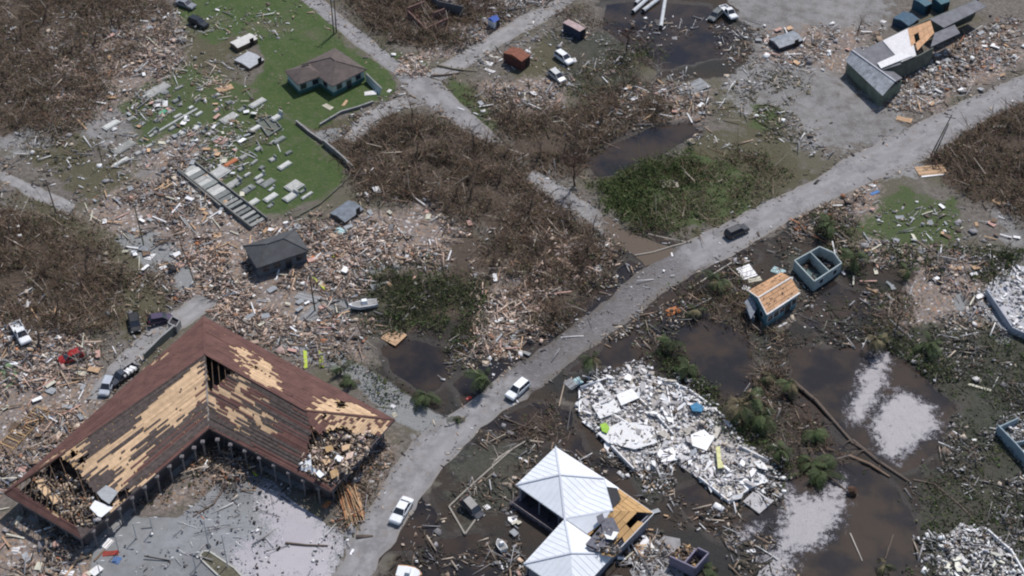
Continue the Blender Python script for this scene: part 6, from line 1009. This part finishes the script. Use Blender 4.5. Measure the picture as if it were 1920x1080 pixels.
for a in (('long fallen trunk running down to the sunlit water', [(1482,712),(1530,752),(1568,795),(1600,832)], .38, M_BRK, 5), ('fallen trunk continuing under the root end of the first', [(1598,826),(1645,864),(1706,904)], .35, M_BRK, 6), ('fallen trunk crossing the shorter log near the water tip', [(1592,855),(1630,870),(1668,894)], .3, mat((.20, .14, .10), .9, .3), 2), ('thin fallen trunk curving towards the lower right rubble', [(1712,900),(1752,908),(1800,948),(1850,1000),(1880,1020)], .22, M_BRK, 8), ('bleached log lying across the upper lane mouth', [(820,122),(850,129),(895,134)], .3, mat((.22, .19, .14), .9, .3), 2), ('second dark log just below the bleached one', [(808,142),(830,141),(862,137)], .28, M_BRK, 3), ('dark branch lying in the drowned yard near the main road', [(938,782),(985,800),(1025,812)], .16, M_BRK, 7), ('broken branch fanned over the mud above the white roof', [(952,810),(990,795),(1010,770)], .12, M_BRK, 8), ('grey fallen tree reaching from the leaf heap onto the lot', [(440,885),(400,945),(362,968)], .2, mat((.16, .12, .10), .9, .3), 10), ('dark thin branch lying in the lot puddle', [(535,1018),(575,1022),(615,1023)], .2, M_BRK, 1), ('crooked branch across the pale slab by the wreckage', [(298,528),(325,510),(345,485)], .12, mat((.3, .25, .2), .9, .3), 5), ('pale stick standing in the flooded yard at the bottom right', [(1594,1000),(1617,1052)], .12, M_BRKP, 0), ('dark stick standing in the flooded yard at the bottom right', [(1675,1003),(1660,1048)], .14, M_BRK, 1), ('thin branch by the upper end of the silted road', [(985,300),(965,325)], .1, M_BRKP, 1), ('long bare branch in the tan wreckage below the thicket', [(728,440),(730,470),(722,515)], .12, M_BRKP, 4), ('crooked dead branch on the field below the upper right bare ground', [(1430,205),(1408,215),(1395,212)], .1, M_BRKP, 3), ('bleached branch tangle on the drowned lawn left of the kerb', [(955,845),(935,858),(922,872)], .14, M_BRKP, 8), ('pale branch lying against the kerb of the drowned pen', [(885,895),(893,915),(880,930)], .12, M_BRKP, 7)): log(*a)
log('long white pole lying beside the main road left of the blue house', [(1295,540),(1372,492)], .14, mat((.6, .56, .5), .8), 0, 'fallen_pole'); log('brown pole standing out of the mud left of the white rubble', [(1048,762),(1060,712)], .14, mat((.42, .33, .25), .8), 0, 'fallen_pole'); log('white pole lying on the lawn below the upper road wall', [(520,270),(526,285)], .12, WHC[0], 0, 'fallen_pole')
# ================================================================ single pieces of debris that can be told apart
DM = dict(t=mat((.50, .33, .20), .85, .2, 2, rnd=.15), o=mat((.50, .17, .05), .8, .25, 2), w=WHC[0], g=mat((.30, .31, .32), .8, .25, 1.5, rnd=.2), b=M_WOODD, y=mat((.42, .52, .06), .7, .15), u=mat((.07, .17, .38), .7, .2), r=mat((.35, .03, .025), .7, .3), c=mat((.40, .58, .60), .6, .15), p=mat((.48, .30, .25), .85, .2), d=M_DRK, l=mat((.16, .25, .13), .8, .3), k=mat((.55, .52, .42), .85, .2))
def piece(name, label, cat, px, py, dx, dy, wid, m_, z=.0, th=.08, tilt=.06):
    """a lying sheet or board: centre pixel, half direction in pixels, width in metres"""
    a, b = P(px - dx, py - dy), P(px + dx, py + dy); L = (b - a).length; c_ = (a + b) / 2; t = thing(name, label, cat, (c_.x, c_.y, float(gz(c_.x, c_.y)) + z + th), math.atan2(b.y - a.y, b.x - a.x)); rg = random.Random(int(px * 13 + py)); hx, hy = L / 2, wid / 2; j = lambda: rg.uniform(.85, 1.05)
    zt = L * tilt * .5; m = MB(); P4 = [(-hx * j(), -hy * j(), 0), (hx * j(), -hy * j(), zt), (hx * j(), hy * j(), zt + .05), (0, hy * rg.uniform(.7, 1.1), .05), (-hx * j(), hy * j(), 0)]
    m.slab([Vector(p) for p in P4], th); m.build('face', DM[m_], t)
    if wid > .7: m = MB(); n = 3; [m.beam((-hx * .9, -hy * .7 + hy * 1.4 * i / (n - 1), -.02), (hx * .9, -hy * .7 + hy * 1.4 * i / (n - 1), zt - .02), .08, .1) for i in range(n)]; m.build('battens', M_WOODD, t)
    return t
PC = [('metal_sheet','white sheet lying at the corner of the pale slab','sheet',281,482,8,2,1.8,'w'), ('metal_sheet','upper white square panel in the tan wreckage by the main road','sheet',1130,476,8,7,1.7,'w'), ('metal_sheet','lower white square panel in the tan wreckage by the main road','sheet',1118,503,9,0,2.2,'w'), ('metal_sheet','cream panel left of the two white ones in the tan wreckage','sheet',1040,497,11,0,1.5,'k'), ('metal_sheet','cream crate lid alone in the green field above the main road','sheet',1254,346,17,0,2.6,'k'), ('mattress','white oblong piece on the grey roof part beside the brick rubble','mattress',674,510,8,4,1.0,'w'),
 ('torn_roofing','grey roof piece right of the dark grey house','roof piece',695,510,28,-9,2.6,'g'), ('lime_board','upright lime post standing left behind the hall roof','panel',573,676,1,18,.6,'y'), ('lime_board','wider lime panel standing right behind the hall roof','panel',602,672,2,20,.8,'y'), ('gutter_strip','bright lime strip beside the dark pole','strip',597,532,14,14,.45,'y'), ('gutter_strip','lime strip standing in the wreckage right of the dark grey house','strip',624,468,1,18,.6,'y'), ('gutter_strip','lime strip at the inner eave of the hall','strip',468,878,13,16,.35,'y'),
 ('wall_piece','red brick wall panel lying right of the dark grey house','panel',678,472,12,14,2.6,'b'), ('tarp','orange tarpaulin at the right corner of the dark grey house','tarp',583,489,9,-4,1.5,'o'), ('tarp','orange tarpaulin in the middle of the left wreckage','tarp',376,456,9,1,1.5,'o'), ('metal_sheet','brown orange plywood above the left wreckage slab','sheet',388,470,10,3,1.8,'t'), ('metal_sheet','orange roof sheet in the graveyard debris','sheet',413,265,12,3,2.4,'p'), ('metal_sheet','orange sheet by the collapsed carport','sheet',422,168,14,-4,1.8,'t'), ('metal_sheet','ochre sheet against the back edge of the hall roof','sheet',436,606,9,-3,1.3,'t'), ('metal_sheet','turquoise white broken sheet above the dark grey house','sheet',640,434,10,4,1.6,'c'), ('metal_sheet','white edged piece beside the turquoise one','sheet',652,441,6,-3,.8,'w'),
 ('timber_frame','tan slatted roof frame lying in the pond left of the road','roof frame',738,633,16,8,3.4,'t'), ('timber_frame','orange striped frame floating right of the road','roof frame',1262,584,12,-4,1.6,'o'), ('plastic_sheet','red sheet at the corner of the parking lot','sheet',208,1038,16,-1,1.0,'r'), ('tarp','blue tarpaulin on the parking lot beside the red sheet','tarp',219,1051,7,2,1.2,'u'), ('metal_sheet','white sheet at the hall end on the lot','sheet',201,1020,8,-8,1.2,'w'), ('metal_sheet','white panel at the bottom left edge','sheet',127,1076,13,3,1.1,'w'), ('metal_sheet','white panel in the wreckage below the hall end','sheet',30,1032,7,1,1.2,'w'), ('metal_sheet','cream oblong left of the hall end','sheet',33,978,7,-7,1.0,'k'), ('metal_sheet','dark green roof lying at the left edge below the pickup','roof piece',14,706,18,-10,5.0,'l'),
 ('tarp','bright orange heap at the road side tip of the hall','tarp',612,948,7,-6,.9,'o'), ('metal_sheet','white board on the parking lot edge by the road','board',660,1036,3,-5,.35,'w'), ('metal_sheet','white panel at the crossing beside the garden wall','sheet',695,176,12,-1,1.4,'w'), ('white_box','small white box right of the garden wall','box',730,172,3,1,1.0,'w'), ('metal_sheet','cream sheet on the bright lawn','sheet',615,202,8,5,1.2,'k'), ('metal_sheet','tan scrap on the bright lawn right of the cream one','sheet',647,195,4,-5,.6,'t'), ('metal_sheet','white slab next to the blue house, uppermost','sheet',1400,512,14,-4,3.2,'w'), ('metal_sheet','second white slab next to the blue house','sheet',1415,527,13,-2,1.3,'k'), ('metal_sheet','small white slab next to the blue house','sheet',1399,542,7,3,1.3,'w'), ('board','white board at the foot of the blue house','board',1467,611,8,-4,.35,'w'), ('metal_sheet','teal sheet on the far side of the blue house','sheet',1458,510,12,5,1.5,'c'),
 ('metal_sheet','long grey slab with a green end beside the right white ruin','sheet',1862,590,24,30,2.4,'g'), ('metal_sheet','cream slab in the litter left of the long grey slab','sheet',1791,620,8,-4,1.3,'k'), ('board','white edged board beside the right side ruins','board',1836,728,22,7,.5,'k'), ('board','orange timber below the dark bushes at the right','board',1790,505,14,1,1.0,'t'), ('metal_sheet','pink timber left of the orange one','sheet',1750,507,12,1,1.0,'p'), ('board','pale green board at the upper right corner field','board',1875,240,14,0,.7,'k'), ('timber_frame','tan pallet at the roadside near the warehouse','pallet',1695,226,14,4,1.7,'t'), ('timber_frame','ochre collapsed roof at the start of the right side yard','roof frame',1745,322,28,-2,2.8,'t'), ('board','long white board under the ochre collapsed roof','board',1750,331,24,-2,.4,'w'), ('metal_sheet','small white chest in the roadside heap','chest',1635,349,5,3,.9,'w'), ('tarp','blue cloth in the roadside heap','tarp',1640,363,8,-3,.7,'u'), ('metal_sheet','tan fallen roof in the right thicket','sheet',1872,382,10,6,1.6,'t'), ('board','tan heap in the yards above the roofless room','board',1632,472,12,-1,1.6,'t'),
 ('timber_frame','orange brick red beams stacked by the hall tip, left','timber',648,935,10,34,.9,'t'), ('timber_frame','orange brick red beams stacked by the hall tip, middle','timber',660,938,8,32,.6,'o'), ('timber_frame','orange brick red beams stacked by the hall tip, right','timber',672,935,6,30,.6,'t'), ('metal_sheet','white panels by the upper lane, left','sheet',915,120,8,3,1.2,'w'), ('metal_sheet','white panels by the upper lane, right','sheet',918,134,9,4,1.0,'w'), ('board','white plank below the rust red shed','board',925,108,9,1,.6,'k'), ('metal_sheet','brown flat block at the pond edge above the thicket','slab',1125,257,9,0,1.6,'p'), ('timber_frame','grey wall fragment right of the crossing with a dark edge','wall piece',1300,165,24,-8,3.6,'g'), ('board','white plank on the grey wall fragment','board',1282,164,7,0,.7,'w'), ('white_box','white box on the bare ground behind the warehouse','box',1656,42,4,2,1.1,'w'), ('chest','grey chest alone in the black puddle','chest',1265,72,5,0,1.1,'g'), ('metal_sheet','bluish lid beside the tipped container by the white rubble','sheet',1084,716,5,6,1.3,'c'),
 ('water_tank','grey blue tank at the upper left corner of the white collapsed house','tank',1070,722,7,-4,2.2,'g'), ('board','white post fallen below the roof beside the dark cars','board',940,1060,4,8,.3,'w'), ('metal_sheet','white drum in the drowned pen','drum',913,952,3,4,.9,'w'), ('board','white board left of the white roof corner','board',981,864,9,5,.35,'w'), ('metal_sheet','grey sheet in the litter below the crossing lawn','sheet',300,170,12,6,1.4,'g'), ('white_box','white box in the upper left thicket','box',216,40,4,1,1.0,'w'), ('white_box','white box by the track in the upper left','box',172,172,5,1,1.0,'w'), ('metal_sheet','pale block at the top of the left field','sheet',253,25,8,1,1.0,'w'), ('board','white board on the leftmost pickup truck side','board',18,634,12,-2,.5,'w'), ('metal_sheet','white board standing under the pale stripped trees','sheet',152,700,8,-6,1.8,'k'), ('metal_sheet','pale concrete plate above the dark pole','plate',578,559,22,6,1.9,'g'), ('metal_sheet','blue grey plate at the foot of the dark pole','plate',579,592,12,-6,1.6,'g'), ('white_box','dark crate with a white rim at the hall tip','crate',740,780,4,-2,1.0,'k'), ('white_box','white barrel at the edge of the pale side road','barrel',736,763,4,3,.7,'w'), ('tarp','red tarp scrap by the crushed palm','tarp',879,747,4,-3,.6,'r'), ('board','tan board under the upper road crossing field','board',1260,478,1,4,.3,'w'), ('metal_sheet','pair of white bags on the dark water above the bushes','bags',1085,292,8,3,.9,'w'), ('board','white lintel at the bottom flood edge','board',1408,1034,9,-1,.6,'w')]
for a in PC: piece(*a)
# fan of long beams pulled off the hall tip
rg = random.Random(5); TMM = [mat((.38, .19, .095), .85, .25, 2, rnd=.3, name='rusty_beam'), mat((.44, .30, .18), .85, .25, 2, rnd=.3, name='raw_beam')]
for i in range(22):
    f = i / 21; a, b = P(628 + 34 * f + rg.uniform(-4, 4), 905 + 6 * f + rg.uniform(-5, 5), .5 + rg.random()), P(648 + 40 * f + rg.uniform(-6, 6), 985 - 14 * f + rg.uniform(-12, 8), .25); m = MB(); m.beam(a, b, .14, .2); o = m.build('loose_timber', TMM[i % 2], None, a); o.location = a; c_ = (a + b) / 2
    tag(o, ('long ' if (b - a).length > 9 else '') + ('rusty brown' if i % 2 == 0 else 'raw tan') + ' beam in the fan at the hall tip, number %s from the left' % ['one', 'two', 'three', 'four', 'five', 'six', 'seven', 'eight', 'nine', 'ten', 'eleven', 'twelve', 'thirteen', 'fourteen', 'fifteen', 'sixteen', 'seventeen', 'eighteen', 'nineteen', 'twenty', 'twenty one', 'twenty two'][i], 'beam', 'beams fanned out at the hall tip')
# slats on the frames
lad = thing('roof_truss', 'long fallen roof frame with regular slats left of the hall', 'roof frame', P(50,800)); a, b = P(0,850,.3), P(82,765,.35); dd = (b - a).normalized(); nn = Vector((-dd.y, dd.x, 0)); m = MB(); [m.beam(a + nn * s * 1.3, b + nn * s * 1.3, .16, .2) for s in (-1, 1)]; m.build('rail', M_TAN2, lad, lad.location)
Ls = (b - a).length
for i in range(22):
    p = a + dd * Ls * (i + .5) / 22; m = MB(); m.beam(p - nn * 1.35 + Vector((0, 0, .12)), p + nn * 1.35 + Vector((0, 0, .12)), .22 if i % 5 else .1, .05); m.build('slat', M_WOODD if i % 3 else M_TAN2, lad, lad.location)
# ---- boards and sheets spread singly, grouped by the ground they lie on
BM = []; SM = []
for key in ('t', 't', 'k', 'b', 'g', 'w', 'p'): m = MB(); m.box((0, 0, 0), (1, 1, 1)); o = m.build('board', DM[key]); BM.append(o.data); bpy.data.objects.remove(o)
for key in ('g', 'w', 't', 'k', 'g', 'p', 'b', 'g', 'w'):
    for s in range(2): m = MB(); rg = random.Random(s * 5 + 1); m.slab([Vector((x * rg.uniform(.8, 1), y * rg.uniform(.75, 1), rg.uniform(-.02, .1))) for x, y in ((-.5, -.5), (.1, -.5), (.5, -.4), (.5, .5), (-.5, .5))], .06); o = m.build('sheet', DM[key]); SM.append(o.data); bpy.data.objects.remove(o)
def strew(polys, nb, ns, whr, gp, seed, big=1.0):
    rg = random.Random(seed); q = not_on_road(sample_in(polys, (nb + ns) * 4, np.random.default_rng(seed)), .3); i = 0; idx = list(range(len(q))); rg.shuffle(idx)
    for k in idx[:nb + ns]:
        x, y = q[k]; board = i < nb; me_ = rg.choice(BM if board else SM); o = bpy.data.objects.new('loose_board' if board else 'loose_sheet', me_); COL.objects.link(o); L = (rg.uniform(1.5, 3.8) if board else rg.uniform(.9, 2.0)) * big
        o.scale = (L, rg.uniform(.14, .28) if board else L * rg.uniform(.4, .8), .1 if board else 1); o.location = (x, y, float(gz(x, y)) + rg.uniform(.15, .45)); o.rotation_euler = (rg.gauss(0, .12), rg.gauss(0, .12), rg.uniform(0, 6.28)); mn = me_.materials[0]; cn = [{'t': 'tan', 'o': 'orange', 'w': 'white', 'g': 'grey', 'b': 'brown', 'p': 'pinkish', 'k': 'cream'}.get(q_, 'grey') for q_ in DM if DM[q_] is mn][0]; tag(o, where(x, y, ('long ' if L > 2.9 * big else 'short ' if L < 2.0 * big else '') + cn + ' board' if board else ('large ' if L > 1.5 * big else 'small ') + cn + ' torn sheet'), 'board' if board else 'sheet', ('boards ' if board else 'sheets ') + gp); i += 1
strew([DEBR[1]], 90, 75, 'in the wreckage around the dark grey house', 'around the dark grey house', 1); strew([DEBR[2], DEBR[3]], 60, 55, 'in the flattened houses left of the hall', 'left of the hall', 2, 1.1); strew([DEBR[5]], 40, 14, 'in the tan wreckage beside the main road', 'beside the main road', 3); strew([[(200,180),(480,190),(470,330),(240,340)]], 14, 45, 'between the graves', 'between the graves', 4, .9); strew([DEBR[0]], 18, 26, 'in the upper left litter', 'in the upper left', 5)
strew([DEBR[7], DEBR[8]], 22, 34, 'around the warehouse', 'around the warehouse', 6); strew([[(1560,380),(1900,400),(1920,540),(1700,600),(1560,520)]], 22, 32, 'in the littered yards at the right', 'in the right hand yards', 7, .9); strew([DEBR[16], DEBR[6]], 24, 26, 'near the upper pond', 'near the upper pond', 8, .9); strew([DEBR[14]], 12, 18, 'around the white roofed building', 'around the white roofed building', 9, .9)
